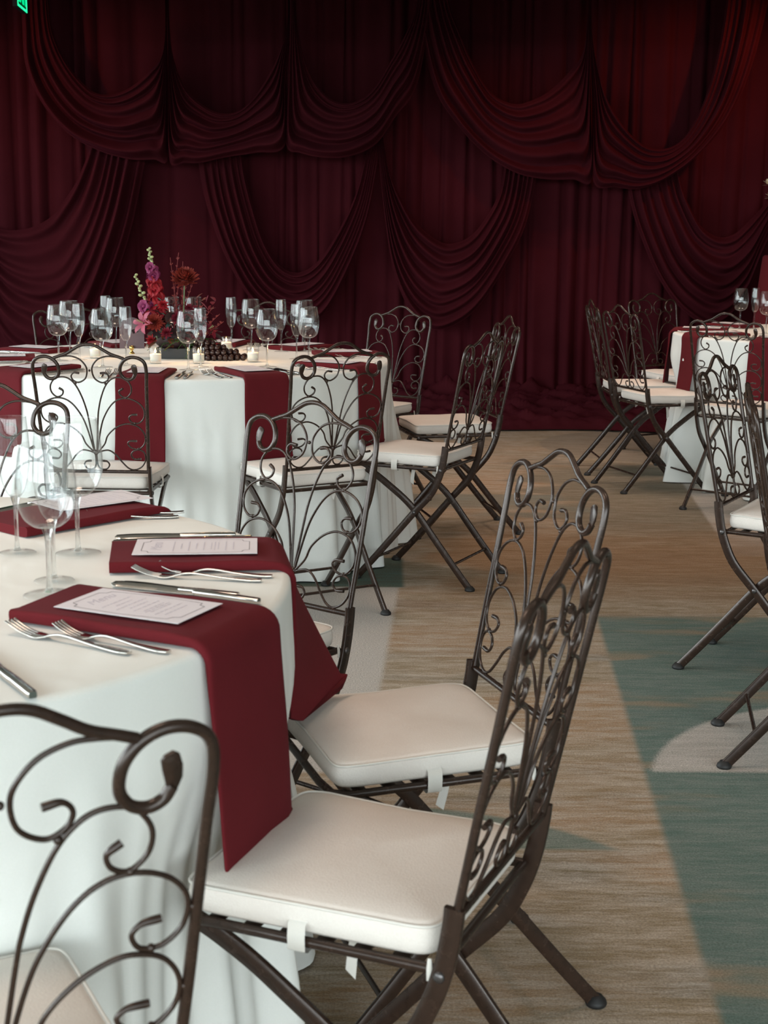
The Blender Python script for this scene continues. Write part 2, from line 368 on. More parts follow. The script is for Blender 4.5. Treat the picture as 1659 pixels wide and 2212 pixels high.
def window(i, axis, at, c, ww):
    r = root('window_%d' % i); r['kind'] = 'structure'
    def bar(a0, a1, z0, z1, d0, d1):
        mb = MB()
        if axis == 'x': mb.box((a0, at + d0, z0), (a1, at + d1, z1))
        else: mb.box((at + d0, a0, z0), (at + d1, a1, z1))
        return mb
    a, b_ = c - ww / 2, c + ww / 2
    for z0, z1 in ((SILL, SILL + .05), (HEAD - .05, HEAD)): mk('frame_rail', bar(a, b_, z0, z1, -.10, -.04), M['frame'], r, False)
    n = 4
    for k in range(n + 1):
        x = a + (ww - .05) * k / n; mk('mullion', bar(x, x + .05, SILL + .05, HEAD - .05, -.10, -.04), M['frame'], r, False)
    mk('transom', bar(a + .05, b_ - .05, 0.95, 1.0, -.095, -.045), M['frame'], r, False)
    mk('glass_pane', bar(a + .01, b_ - .01, SILL + .01, HEAD - .01, -.073, -.067), M['pane'], r, False)
k = 0
for c, ww in FRONT_WINDOWS: k += 1; window(k, 'x', WY0, c, ww)
for c, ww in LEFT_WINDOWS: k += 1; window(k, 'y', WX0, c, ww)
for i, (x, y) in enumerate(DOWNLIGHTS):
    o = root('downlight', (x, y, WZ)); tag(o, 'recessed ceiling downlight ' + ['above the nearest table', 'above the flower table', 'above the right table', 'above the right aisle', 'above the middle of the aisle', 'nearest the drapery, added to warm its pooled hem'][i], 'ceiling light', 'recessed ceiling downlights')
    mk('trim_ring', MB().lathe([(0.085, -0.004), (0.10, -0.012), (0.11, -0.004), (0.11, 0.0)], 24), M['frame'], o)
    mk('diffuser', MB().lathe([(0.0, -0.003), (0.085, -0.003)], 24), M['lampglow'], o)
for i, (a, b_, en) in enumerate(STAGE):
    o = root('stage_spotlight', (a[0], a[1] - 0.0, a[2])); tag(o, 'small black stage spotlight at the ' + ['left', 'right', 'middle'][i] + ' end of the added shading beam', 'spotlight', 'stage spotlights')
    d = (Vector(b_) - Vector(a)).normalized()
    mk('can', MB().tube([tuple(-d * 0.26), tuple(-d * 0.03)], 0.06, 16), M['black'], o)
    mk('hanger', MB().tube([tuple(-d * 0.15), (-d.x * 0.15, -d.y * 0.15, WZ - a[2])], 0.01, 8), M['black'], o)

# ------------------------------------------------------------------ the velvet drapery
def velvet_wall():
    rnd = random.Random(5); X0, X1 = -5.1, 6.5
    folds = []; x = X0
    while x < X1: wd = rnd.choice((rnd.uniform(.045, .08), rnd.uniform(.07, .13), rnd.uniform(.09, .16), rnd.uniform(.16, .27))); folds.append((x, wd, rnd.uniform(.35, 1.0), rnd.uniform(-.05, .05))); x += wd
    zs = [0.04, 0.12, 0.25, 0.5, 0.8, 1.1, 1.4, 1.7, 2.0, 2.3, 2.6, 2.9, 3.1, 3.3]; rows = []
    for z in zs:
        row = []
        for (fx, wd, am, dr) in folds:
            for q in range(13):
                t = q / 13; p = abs(math.sin(PI * t)) ** 1.1 if wd < .13 else min(1.0, 2.6 * abs(math.sin(PI * t))) * (.8 + .2 * math.sin(2.5 * PI * t + fx)) * .55
                xx = fx + wd * t + dr * (1.7 - z) * 0.35 * math.sin(fx * 3)
                row.append((xx, 10.45 - (0.018 + 0.42 * min(wd, .2)) * am * p - 0.02 * math.sin(2.1 * fx + z) - (0.10 * (1 - z / 0.5) ** 2 if z < 0.5 else 0), z))
        rows.append(row)
    return MB().grid(rows)
curtain = root('velvet_curtain', (0, 0, 0)); tag(curtain, 'floor-length burgundy velvet curtain in vertical pleats covering the whole back wall', 'curtain')
mk('pleated_panel', velvet_wall(), M['velvet'], curtain)
def pool():
    rnd = random.Random(9); rows = []
    ws = [(rnd.uniform(2, 14), rnd.uniform(5, 34), rnd.uniform(0, 6.28), rnd.uniform(.4, 1)) for _ in range(26)]
    ny = 90; nx = 520
    for j in range(ny + 1):
        t = j / ny; row = []
        for i in range(nx + 1):
            x = -5.0 + 11.4 * i / nx
            front = 9.30 + 0.06 * math.sin(1.7 * x) + 0.03 * math.sin(5.3 * x + 1)
            y = front + (10.42 - front) * t
            h = 0
            for (a, b_, ph, am) in ws:
                q = math.sin(a * x + b_ * (y + 0.12 * math.sin(3.1 * x + ph)) + ph + 1.3 * math.sin(2.3 * y + 1.1 * a * x * 0.4)); h += am * (1 - abs(q)) ** 2.2
            h /= 26 * 0.33
            z = 0.012 + (0.10 + 0.13 * t) * h * sstep(0, 0.07, t) + 0.05 * sstep(0, .1, t) * t
            row.append((x, y, z))
        rows.append(row)
    return MB().grid(rows)
mk('pooled_hem', pool(), M['velvet'], curtain)
SWAGS = {
'S1':(10.1,[(-2.29,2.68),(-2.24,2.50),(-2.15,2.34),(-2.04,2.22),(-1.95,2.18),(-1.84,2.19),(-1.72,2.25),(-1.61,2.35),(-1.54,2.43),(-1.51,2.61)],
  [(-2.48,2.65),(-2.46,2.36),(-2.35,2.11),(-2.17,1.91),(-1.96,1.80),(-1.76,1.75),(-1.60,1.75),(-1.51,1.75),(-1.50,2.10),(-1.50,2.61)]),
'S2':(10.08,[(-1.48,2.61),(-1.45,2.40),(-1.37,2.22),(-1.25,2.11),(-1.13,2.06),(-1.01,2.08),(-0.90,2.18),(-0.79,2.35),(-0.72,2.50),(-0.68,2.67)],
  [(-1.49,2.61),(-1.49,2.13),(-1.49,1.74),(-1.39,1.73),(-1.28,1.73),(-1.09,1.77),(-0.90,1.80),(-0.70,1.85),(-0.69,2.23),(-0.66,2.67)]),
'S3':(10.06,[(-0.62,2.70),(-0.58,2.48),(-0.51,2.30),(-0.40,2.17),(-0.28,2.13),(-0.16,2.17),(-0.07,2.26),(0.02,2.41),(0.11,2.57),(0.19,2.77)],
  [(-0.66,2.70),(-0.68,2.25),(-0.69,1.86),(-0.59,1.80),(-0.43,1.77),(-0.26,1.78),(-0.08,1.86),(0.06,2.05),(0.20,2.26),(0.29,2.77)]),
'S4':(10.1,[(0.41,2.80),(0.49,2.60),(0.57,2.42),(0.70,2.22),(0.86,2.14),(1.00,2.17),(1.12,2.24),(1.24,2.36),(1.32,2.47),(1.35,2.66)],
  [(0.19,2.80),(0.31,2.27),(0.47,2.01),(0.68,1.80),(0.89,1.68),(1.09,1.64),(1.28,1.64),(1.41,1.64),(1.39,2.09),(1.37,2.66)]),
'S5':(10.08,[(1.38,2.63),(1.43,2.36),(1.51,2.15),(1.65,1.96),(1.79,1.86),(1.94,1.86),(2.06,1.96),(2.17,2.20),(2.24,2.49),(2.28,2.81)],
  [(1.37,2.63),(1.40,2.09),(1.42,1.63),(1.57,1.59),(1.73,1.58),(1.90,1.64),(2.11,1.79),(2.32,2.04),(2.46,2.37),(2.56,2.82)]),
'R1':(10.22,[(-2.84,1.32),(-2.70,1.27),(-2.57,1.27),(-2.46,1.30),(-2.34,1.37),(-2.25,1.48),(-2.17,1.60),(-2.11,1.73),(-2.07,1.84),(-2.04,1.98)],
  [(-2.89,1.06),(-2.79,0.65),(-2.64,0.42),(-2.41,0.32),(-2.21,0.37),(-2.06,0.59),(-1.92,0.91),(-1.79,1.29),(-1.69,1.74),(-1.65,1.99)]),
'R2':(10.2,[(-1.02,1.93),(-0.99,1.68),(-0.93,1.43),(-0.85,1.19),(-0.74,1.03),(-0.61,0.99),(-0.47,1.08),(-0.32,1.31),(-0.20,1.58),(-0.12,1.93)],
  [(-1.34,1.92),(-1.29,1.58),(-1.22,1.33),(-1.11,1.06),(-0.94,0.79),(-0.69,0.62),(-0.47,0.67),(-0.30,0.93),(-0.13,1.37),(-0.03,1.94)]),
'R3':(10.18,[(-0.03,1.93),(0.02,1.69),(0.10,1.51),(0.21,1.34),(0.36,1.22),(0.47,1.20),(0.60,1.26),(0.71,1.40),(0.79,1.57),(0.83,1.82)],
  [(-0.07,1.93),(-0.02,1.44),(0.05,1.02),(0.17,0.74),(0.33,0.60),(0.50,0.64),(0.66,0.77),(0.83,1.03),(0.98,1.35),(1.07,1.82)]),
'R4':(10.2,[(2.01,1.83),(2.06,1.61),(2.12,1.47),(2.21,1.33),(2.33,1.26),(2.44,1.28),(2.54,1.37),(2.65,1.49),(2.74,1.61),(2.82,1.80)],
  [(1.65,1.82),(1.71,1.48),(1.81,1.20),(1.94,0.94),(2.11,0.74),(2.31,0.64),(2.50,0.79),(2.62,1.11),(2.75,1.40),(2.87,1.80)]),
}
SWAG_LABEL = {
'S1': 'burgundy velvet swag of the upper row, leftmost, below the exit sign',
'S2': 'burgundy velvet swag of the upper row, second from the left',
'S3': 'burgundy velvet swag of the upper row, middle one of five',
'S4': 'burgundy velvet swag of the upper row, second from the right',
'S5': 'burgundy velvet swag of the upper row, rightmost, lit red on its right arm',
'R1': 'burgundy velvet swag of the lower row, leftmost, pinched at the left edge',
'R2': 'burgundy velvet swag of the lower row, behind the red flower centrepiece table',
'R3': 'burgundy velvet swag of the lower row, third from left, above the backmost chairs',
'R4': 'burgundy velvet swag of the lower row, rightmost, above the right table'}
def swag(key):
    yb, U, L = SWAGS[key]
    if key[0] == 'S':                                               # the upper row hangs from above, out of the light
        U = [(U[0][0] - .01, 3.05)] + U + [(U[-1][0], 3.05)]; L = [(L[0][0] - .01, 3.05)] + L + [(L[-1][0], 3.05)]
    rnd = random.Random(sum(map(ord, key)))
    u = spline(U, 9); l = spline(L, 9); n = len(u); m = 110
    up = key[0] == 'S'
    nf = 6 if up else 7
    cuts = [0.0]
    for i in range(nf): cuts.append(cuts[-1] + rnd.uniform(.6, 1.4) * ((0.55 + 1.1 * (i / nf)) if up else 1.0))
    cuts = [c / cuts[-1] for c in cuts]; am = [rnd.uniform(.55, 1.0) for _ in range(nf)]; ph = [rnd.uniform(0, 6.28) for _ in range(nf)]
    rows = []
    for i in range(n):
        s = i / (n - 1); row = []
        mid = math.sin(PI * s) ** 0.8
        for j in range(m + 1):
            t = j / m
            tw = t + 0.025 * math.sin(2 * PI * s + 3 * t) * math.sin(PI * t)
            for q in range(nf):
                if tw <= cuts[q + 1] or q == nf - 1: break
            f = (tw - cuts[q]) / (cuts[q + 1] - cuts[q])
            # a rope-like fold: steep on its upper side, rolling slowly down to the next one
            prof = math.sin(PI * max(0, min(1, f)) ** 0.66) ** 2.0
            a = am[q] * (0.75 + 0.25 * math.sin(2.2 * PI * s + ph[q]))
            hem = sstep(0.0, 0.02, t)
            x = u[i][0] * (1 - t) + l[i][0] * t; z = u[i][1] * (1 - t) + l[i][1] * t
            wd = cuts[q + 1] - cuts[q]
            gap = abs(u[i][0] - l[i][0]) + abs(u[i][1] - l[i][1])
            depth = (0.014 + 0.95 * wd * min(gap, .6)) * a
            y = yb + 0.12 - 0.11 * mid * (0.35 + 0.65 * math.sin(PI * min(1, t * 0.62 + .1))) - depth * prof * hem
            if not up and (s < .02 or s > .98): y = y
            row.append((x, y, z - 0.25 * depth * prof))
        rows.append(row)
    # a second skin behind gives the cloth a real thickness
    mb = MB().grid(rows); mb.grid([[(x, y + 0.012, z) for x, y, z in r] for r in rows][::-1])
    return tag(mk('velvet_swag', mb, M['velvet']), SWAG_LABEL[key], 'swag', 'velvet swags across the back wall')
for key in SWAGS: swag(key)

# ------------------------------------------------------------------ wrought-iron folding chair
YR, YA, ZR, ZA = -0.1745, -0.2604, 0.51, 0.93
def back(x, v): return (x, YR + (YA - YR) * v, ZR + (ZA - ZR) * v)
def backs(pts, sgn=1, n=6):
    return [back(sgn * x, v) for x, v in spline(pts, n)]
POST = [(.1675, 0), (.1700, .14), (.1735, .30), (.1765, .5), (.1795, .68), (.182, .79), (.1775, .862), (.160, .897), (.1364, .905), (.115, .884), (.101, .84), (.0985, .785), (.108, .747), (.124, .733), (.138, .745), (.1455, .772)]
ARCH = [(-.112, .893), (-.096, .907), (-.070, .929), (-.047, .961), (-.0235, .991), (0, 1.0), (.0235, .991), (.047, .961), (.070, .929), (.096, .907), (.112, .893)]
RODS = {
 'a': [(.003, .155), (.015, .42), (.021, .508), (.0315, .597), (.048, .685), (.068, .735), (.0895, .749), (.113, .735), (.129, .685), (.128, .63), (.112, .593), (.095, .608), (.0905, .641), (.103, .663)],
 'b': [(.004, .155), (.0243, .365), (.0413, .464), (.0644, .541), (.0907, .58), (.1206, .583), (.1496, .552), (.1666, .497), (.164, .431), (.146, .392), (.125, .396), (.1164, .431), (.1245, .455), (.1428, .459)],
 'c': [(.005, .155), (.03, .221), (.0418, .287), (.0644, .3425), (.0908, .3757), (.1163, .3845), (.1458, .359), (.1636, .298), (.162, .232), (.142, .1856), (.1185, .193), (.1065, .2265), (.115, .2486), (.1364, .2486)],
 'd': [(.004, .15), (.022, .166), (.0435, .171), (.064, .138), (.084, .077), (.1044, .0276), (.1253, .0166), (.1475, .044), (.161, .099), (.158, .155), (.142, .179), (.1223, .166), (.115, .1326), (.125, .103), (.146, .105)],
 'e': [(.002, .15), (.0025, .064), (.012, .023), (.03, .02), (.041, .052), (.034, .081), (.017, .087)],
 'f': [(.109, .897), (.079, .908), (.0535, .908), (.028, .884), (.0108, .834), (.0085, .785), (.0165, .735), (.0375, .707), (.0545, .724), (.06, .757), (.0505, .782), (.0335, .779)],
}
def cushion_mesh():
    W0, W1, Y0, Y1, Z0, Z1 = .158, .172, -.148, .192, .447, .487
    def outline(inset, n=48):
        pts = []
        for i in range(n):
            a = 2 * PI * i / n; c, s_ = math.cos(a), math.sin(a); ex = 0.14
            px = abs(c) ** ex * (1 if c >= 0 else -1); py = abs(s_) ** ex * (1 if s_ >= 0 else -1)
            k = max(abs(px), abs(py)); y = (Y0 + Y1) / 2 + py * ((Y1 - Y0) / 2 - inset)
            hw = W0 + (W1 - W0) * (y - Y0) / (Y1 - Y0) - inset; pts.append((px * hw, y))
        return pts
    rnd = random.Random(3); prof = [(.03, Z0), (.006, Z0), (.0, Z0 + .006), (-.002, (Z0 + Z1) / 2), (.0, Z1 - .007), (.003, Z1 - .001), (.012, Z1 + .002), (.05, Z1 + .007), (.10, Z1 + .010), (.15, Z1 + .010)]
    rows = []
    for k_, (ins, z) in enumerate(prof):
        rows.append([(x, y, z + 0.0022 * math.sin(21 * x + 9 * y) * (1 if k_ > 3 else .4) + 0.0018 * math.sin(33 * y - 14 * x)) for x, y in outline(ins)])
    mb = MB().grid(rows, close_u=True); mb.cap(rows[-1]); mb.cap(rows[0], True)
    pip = MB(); ring = [(x, y, Z1 - .002 + 0.0022 * math.sin(21 * x + 9 * y) + 0.0018 * math.sin(33 * y - 14 * x)) for x, y in outline(-.0005)]
    pip.tube(ring + [ring[0]], 0.0022, 5, False)
    return mb, pip
def bar_pts(pts, x): return [(x, y, z) for y, z in spline(pts, 7)]
def make_chair():
    r = root('folding_chair')
    for sg in (-1, 1):
        p = mk('back_post', MB().tube(backs(POST, sg, 7), .0058, 10), M['iron'], r)
        leaf = MB().strip([back(sg * .1452, .765), back(sg * .146, .79), back(sg * .1445, .815), back(sg * .142, .838), back(sg * .1405, .846)], (0, -1, -.2), .016, .004, [.6, 1.0, 1.15, 1.05, .6])
        mk('leaf_tip', leaf, M['iron'], p)
        for key, pts in RODS.items():
            pp = backs(pts, sg, 6); k_ = len(pp)
            rad = [.0027 * (1 + (.45 * sstep(k_ - 9, k_ - 3, i))) for i in range(k_)]
            mk('scroll_rod', MB().tube(pp, rad, 7), M['iron'], r)
    mk('top_arch', MB().tube(backs(ARCH, 1, 7), .0052, 10), M['iron'], r)
    mk('lower_rail', MB().tube([back(-.166, 0), back(.166, 0)], .0058, 10), M['iron'], r)
    knots = MB()
    for sg in (-1, 1):
        for x, v in ((.1725, .47), (.1695, .27), (.117, .735), (.112, .59), (.135, .39), (.14, .186), (.125, .006), (.112, .893), (.048, .70)): knots.ball(back(sg * x, v), .0042, 8, 5)
    knots.ball(back(0, .155), .009, 8, 6, (1, .7, 1)); knots.ball(back(0, .80), .004, 8, 5)
    mk('weld_beads', knots, M['iron'], r)['kind'] = 'stuff'
    # legs: the back posts run on as flat bars to the front feet, the rear legs start at the seat front and cross them
    PF = [(-.1745, .525), (-.172, .50), (-.163, .45), (-.147, .40), (-.118, .345), (-.0538, .2741), (.03, .177), (.11, .085), (.1835, .004)]
    PB = [(.182, .434), (.150, .420), (.100, .393), (.045, .356), (-.005, .320), (-.0538, .2741), (-.13, .180), (-.20, .094), (-.2758, .004)]
    for name, P, x in (('front_leg', PF, .1715), ('rear_leg', PB, .1585)):
        for sg in (-1, 1):
            lg = mk(name, MB().strip(bar_pts(P, sg * x), (1, 0, 0), .025, .009), M['iron'], r)
            y, z = P[-1]
            mk('foot_cap', MB().lathe([(.0, 0), (.017, 0), (.019, .004), (.017, .010), (.013, .013), (.011, .017), (0, .018)], 16, (sg * x, y, 0)), M['rubber'], lg)
            rv = MB()
            for (yy, zz) in (((-.0538, .2741), (-.158, .437)) if name == 'front_leg' else ((.178, .432),)):
                rv.ball((sg * (x + .005), yy, zz), .0075, 10, 6, (.55, 1, 1))
            mk('rivet', rv, M['rivet'], lg)
    mk('front_stretcher', MB().tube([(-.168, .112, .083), (.168, .112, .083)], .0052, 8), M['iron'], r)
    mk('rear_stretcher', MB().tube([(-.155, -.205, .089), (.155, -.205, .089)], .0052, 8), M['iron'], r)
    fr = [(-.160, -.152, .437), (-.163, .0, .437), (-.166, .168, .437), (-.152, .192, .437), (-.10, .198, .437), (.10, .198, .437), (.152, .192, .437), (.166, .168, .437), (.163, 0, .437), (.160, -.152, .437)]
    mk('seat_frame', MB().tube(fr, .0068, 10), M['iron'], r)
    mk('rear_rail', MB().tube([(-.163, -.150, .435), (.163, -.150, .435)], .0065, 10), M['iron'], r)
    for i in range(6):
        y = -.10 + .05 * i; mk('seat_slat', MB().strip([(-.158, y, .4395), (.158, y, .4395)], (0, 0, 1), .022, .004), M['iron'], r)
    c, pip = cushion_mesh()
    cu = mk('cushion', c, M['cushion'], r); mk('piping', pip, M['piping'], cu)
    for sg in (-1, 1):
        mk('tie_strap', MB().strip([(sg * .163, .03, .470), (sg * .1735, .03, .462), (sg * .1755, .03, .446), (sg * .1745, .03, .430), (sg * .166, .03, .424)], (0, 1, 0), .003, .020).v and MB().grid([[(sg * x, y, z) for y in (.018, .042)] for x, z in ((.160, .468), (.1725, .462), (.1745, .446), (.1735, .428), (.165, .4235), (.150, .424))]), M['piping'], cu)
        mk('tie_tail', MB().grid([[(sg * (.10 + .004 * math.sin(4 * t)), -.02 + yy + .012 * t, .436 - .075 * t * q) for yy, q in ((-.007, 1.0), (.007, .85))] for t in [i / 5 for i in range(6)]]), M['piping'], cu)
    mk('zipper_pull', MB().strip([(-.1655, -.142, .452), (-.1675, -.1425, .440), (-.168, -.143, .425)], (1, 0, 0), .007, .002, [.7, 1, 1]), M['piping'], cu)
    return r
chair0 = make_chair(); used = False
def chair(x, y, deg, label):
    global used
    o = copy_tree(chair0) if used else chair0
    used = True
    o.location = (x, y, 0); o.rotation_euler = (0, 0, R_(deg)); tag(o, label, 'chair', 'wrought iron folding chairs')
    return o
CHAIRS = [
 (-0.0064, 1.766, 66.6, 'wrought iron folding chair nearest on the right, a long napkin falling onto its cushion'),
 (0.056, 2.3026, 108.9, 'wrought iron folding chair just behind the nearest right-hand one, turned to the front table'),
 (-0.3109, 2.8469, 141.9, 'wrought iron folding chair beyond the front table, its back before the white far tablecloth'),
 (-0.4224, 1.2754, 30.0, 'wrought iron folding chair cut off by the lower left corner, seen from behind'),
 (-0.943, 3.107, 175.0, 'wrought iron folding chair cut by the left edge behind the big glasses'),
 (-0.9301, 4.8054, -2.3, 'wrought iron folding chair with its back to us left of the flower table'),
 (-0.2678, 4.913, 30.6, 'wrought iron folding chair with its back to us right of centre at the flower table'),
 (0.1388, 5.3565, 63.7, 'wrought iron folding chair side-on at the right of the flower table, nearer of two'),
 (0.2825, 6.1932, 102.7, 'wrought iron folding chair side-on at the right of the flower table, farther of two'),
 (-0.0794, 6.75, 142.9, 'wrought iron folding chair facing us behind the right rim of the flower table'),
 (-0.585, 6.99, 181.0, 'wrought iron folding chair facing us behind the glasses right of the red flowers'),
 (-1.43, 6.87, 208.0, 'wrought iron folding chair facing us behind the glasses left of the red flowers'),
 (1.411, 7.3404, -70.6, 'wrought iron folding chair at the left of the right table, nearest of three'),
 (1.3627, 7.8209, -86.9, 'wrought iron folding chair at the left of the right table, leftmost back'),
 (1.7169, 8.4461, -150.1, 'wrought iron folding chair behind the right table against the dark curtain'),
 (1.7169, 6.8104, -39.5, 'wrought iron folding chair with its back to us in front of the right table'),
 (1.2103, 4.1645, -120.6, 'wrought iron folding chair at the right edge showing a white cushion corner'),
 (1.142, 3.46, -100.0, 'wrought iron folding chair at the right edge, only feet and back edge in view'),
]
for c in CHAIRS: chair(*c)

# ------------------------------------------------------------------ tables and cloths
ZT = 0.77
TABLES = {'front': (-.854, 2.091, .714, 31), 'far': (-.842, 5.876, .862, 7), 'right': (2.33, 7.63, .80, 19)}
def tablecloth(cx, cy, R, seed, dents):
    rnd = random.Random(seed); NA = 540
    folds = [(rnd.choice((9, 14, 19, 23, 28, 34)), rnd.uniform(0, 6.28), rnd.uniform(.4, 1)) for _ in range(6)]
    rows = []
    def ring(r_of, z_of): rows.append([(cx + r_of(a) * math.cos(a), cy + r_of(a) * math.sin(a), z_of(a)) for a in [2 * PI * i / NA for i in range(NA)]])
    for q in (0.02, .25, .5, .75, .9): ring(lambda a, q=q: R * q, lambda a: ZT)
    for k_ in range(6):
        t = k_ / 5 * PI / 2; ring(lambda a, t=t: R - .014 + .014 * math.sin(t), lambda a, t=t: ZT - .014 + .014 * math.cos(t))
    def dent(a):
        d = 0
        for ang, wd, dp in dents:
            q = (a - ang + PI) % (2 * PI) - PI; d += dp * math.exp(-(q / wd) ** 2)
        return d
    NZ = 26
    for k_ in range(1, NZ + 1):
        t = k_ / NZ; z = ZT - .014 - (ZT - .014 - .006) * t
        def rr(a, t=t):
            f = 0
            for n, ph, am in folds: f += am * math.sin(n * a + ph + .25 * math.sin(3 * a) + .3 * t)
            f /= 2.6; f = f + 0.35 * abs(f) + .16 * math.sin(47 * a + 2.1 * math.sin(5 * a) + .4 * t) * (.6 + .4 * math.sin(6 * a + seed)) + .10 * math.sin(71 * a + 3 * math.sin(4 * a))
            return R + .040 * t + .085 * f * sstep(.0, .7, t) * (0.35 + 0.65 * t) - dent(a) * sstep(.12, .45, t)
        ring(rr, lambda a, z=z, t=t: z + (0.006 * math.sin(9 * a) if t > .99 else 0) * 0)
    mb = MB(); mb.grid(rows, close_u=True); mb.cap(rows[0])
    inner = [[(cx + (x - cx) * .994, cy + (y - cy) * .994, z) for x, y, z in r] for r in (rows[-1], rows[-4])]
    mb.grid([rows[-1], inner[0], inner[1]], close_u=True)
    return mb
SEATS = {'front': [(-20, 0), (14, 0), (52, 0), (94, 0), (-61, 0)], 'far': [-95, -59, -27, 16, 49, 77, 121, 157, 193, 228], 'right': [197, 168, 126, 233, 270]}
CLOTH_LABEL = {'front': 'white tablecloth to the floor on the nearest round table', 'far': 'white tablecloth to the floor on the round table with flowers', 'right': 'white tablecloth to the floor on the round table at the right edge'}
for key, (cx, cy, R, sd) in TABLES.items():
    dents = []
    for x, y, dg, lb in CHAIRS:
        fx, fy = x - .21 * math.sin(R_(dg)) - cx, y + .21 * math.cos(R_(dg)) - cy       # front edge of the seat pushes the cloth in
        if math.hypot(x - cx, y - cy) < R + .5: dents.append((math.atan2(fy, fx), .30, max(0, R + .055 - math.hypot(fx, fy))))
    tag(mk('tablecloth', tablecloth(cx, cy, R, sd, dents), M['cloth']), CLOTH_LABEL[key], 'tablecloth', 'round white tablecloths')
    t = root('round_table', (cx, cy, 0)); tag(t, {'front': 'nearest round banquet table, hidden under its white cloth', 'far': 'round banquet table under the flowers, hidden by its cloth', 'right': 'round banquet table at the right edge, hidden by its cloth'}[key], 'table', 'round banquet tables')
    mk('tabletop', MB().lathe([(0, .735), (R - .03, .735), (R - .02, .745), (R - .02, .760), (R - .03, .7685), (0, .7685)], 48), M['frame'], t)
    for i in range(4):
        a = PI / 4 + i * PI / 2; mk('leg', MB().tube([(.35 * math.cos(a), .35 * math.sin(a), .735), (.38 * math.cos(a), .38 * math.sin(a), 0)], .014, 8), M['frame'], t)

# ------------------------------------------------------------------ napkins, menus, cutlery
def napkin_mesh(R, r0, drop, w0, w1, seed, flare=.022, skew=0.0):
    """local frame: +x outward from the table centre, origin on the cloth surface at the centre"""
    rnd = random.Random(seed); rows = []; T0 = .016
    path = []
    L1 = R - r0 - .020
    for i in range(10): path.append((r0 + L1 * i / 9, .0, 0, i / 9 * .5))
    for i in range(1, 7):
        a = PI / 2 * i / 6; path.append((R - .020 + .022 * math.sin(a), -.022 + .022 * math.cos(a), a, .5 + .05 * i / 6))
    for i in range(1, 11):
        t = i / 10; path.append((R + .002 + .006 * math.sin(3 * t) * math.sin(seed), -.022 - drop * t, PI / 2, .55 + .45 * t))
    sway = rnd.uniform(-.012, .012)
    for k_, (x, z, a, s) in enumerate(path):
        th = T0 * (1 - .55 * sstep(.4, .7, s)); w_ = (w0 + (w1 - w0) * s) / 2
        nx, nz = math.sin(a), math.cos(a); row = []
        for j in range(18):
            q = j / 18 * 2 * PI; c, sn = math.cos(q), math.sin(q)
            yy = (abs(c) ** .18) * (1 if c >= 0 else -1) * w_
            hh = (abs(sn) ** .6) * (1 if sn >= 0 else -1) * th / 2 + th / 2
            roll = .004 * math.exp(-((yy + w_ * .97) / .010) ** 2) * (1 - sstep(.45, .6, s)) * (1 if sn > 0 else 0)
            wave = .008 * math.sin(yy * 26 + seed) * sstep(.6, 1, s) + .0012 * math.sin(x * 30 + yy * 18 + seed) * (1 - sstep(.3, .5, s)) * (1 if sn > 0 else 0)
            d = hh + roll + wave
            hemz = (.030 * abs(yy / w_) ** 3 - .006 + .004 * math.sin(14 * yy + seed)) if k_ == len(path) - 1 else 0
            fl = flare * max(0, (s - .55) / .45) ** 1.2 * (1 + skew * yy / w_)
            row.append((x + nx * d + fl, yy + sway * sstep(.5, 1, s), z + nz * d + .001 + hemz))
        rows.append(row)
    mb = MB().grid(rows, close_u=True); mb.cap(rows[0], True); mb.cap(rows[-1]); return mb
def fork_mesh(L=.20):
    mb = MB(); s = L / .20
    hp = [(0, 0, .0030), (.02, 0, .0025), (.06, 0, .0045), (.10, 0, .0085), (.120, 0, .0080), (.136, 0, .0040)]
    hw = [1.3, 1.6, 1.0, .62, .6, 1.2]
    P = spline(hp, 4); W = [q[0] for q in spline([(a,) for a in hw], 4)]
    mb.strip([(x * s, y, z) for x, y, z in P], (0, .0, 1), .0085, .0028, W)
    hd = spline([(.134, 0, .0042), (.146, 0, .0022), (.158, 0, .0030)], 4)
    mb.strip([(x * s, y, z) for x, y, z in hd], (0, 0, 1), .023, .0022, [.5 + .5 * sstep(0, 5, i) for i in range(len(hd))])
    for j in range(4):
        y = (-1.5 + j) * .0058
        mb.strip([(x * s, y, z) for x, _, z in spline([(.157, 0, .0030), (.175, 0, .0062), (.192, 0, .0125), (.200, 0, .0165)], 3)], (0, 0, 1), .0034, .0018)
    return mb
def knife_mesh(L=.225):
    mb = MB(); s = L / .225
    mb.strip([(0, 0, .005), (.004 * s, 0, .005), (.05 * s, 0, .0055), (.098 * s, 0, .005), (.104 * s, 0, .005)], (0, 0, 1), .0125, .0075, [.75, 1, 1, .95, .8])
    bl = spline([(.102 * s, 0, .005), (.135 * s, .001, .005), (.175 * s, .001, .005), (.205 * s, .002, .005), (.225 * s, .005, .005)], 4)
    mb.strip(bl, (0, .35, 1), .016, .0018, [.7 + .4 * math.sin(PI * min(1, i / (len(bl) - 1) * .8 + .1)) if i < len(bl) - 1 else .15 for i in range(len(bl))])
    return mb
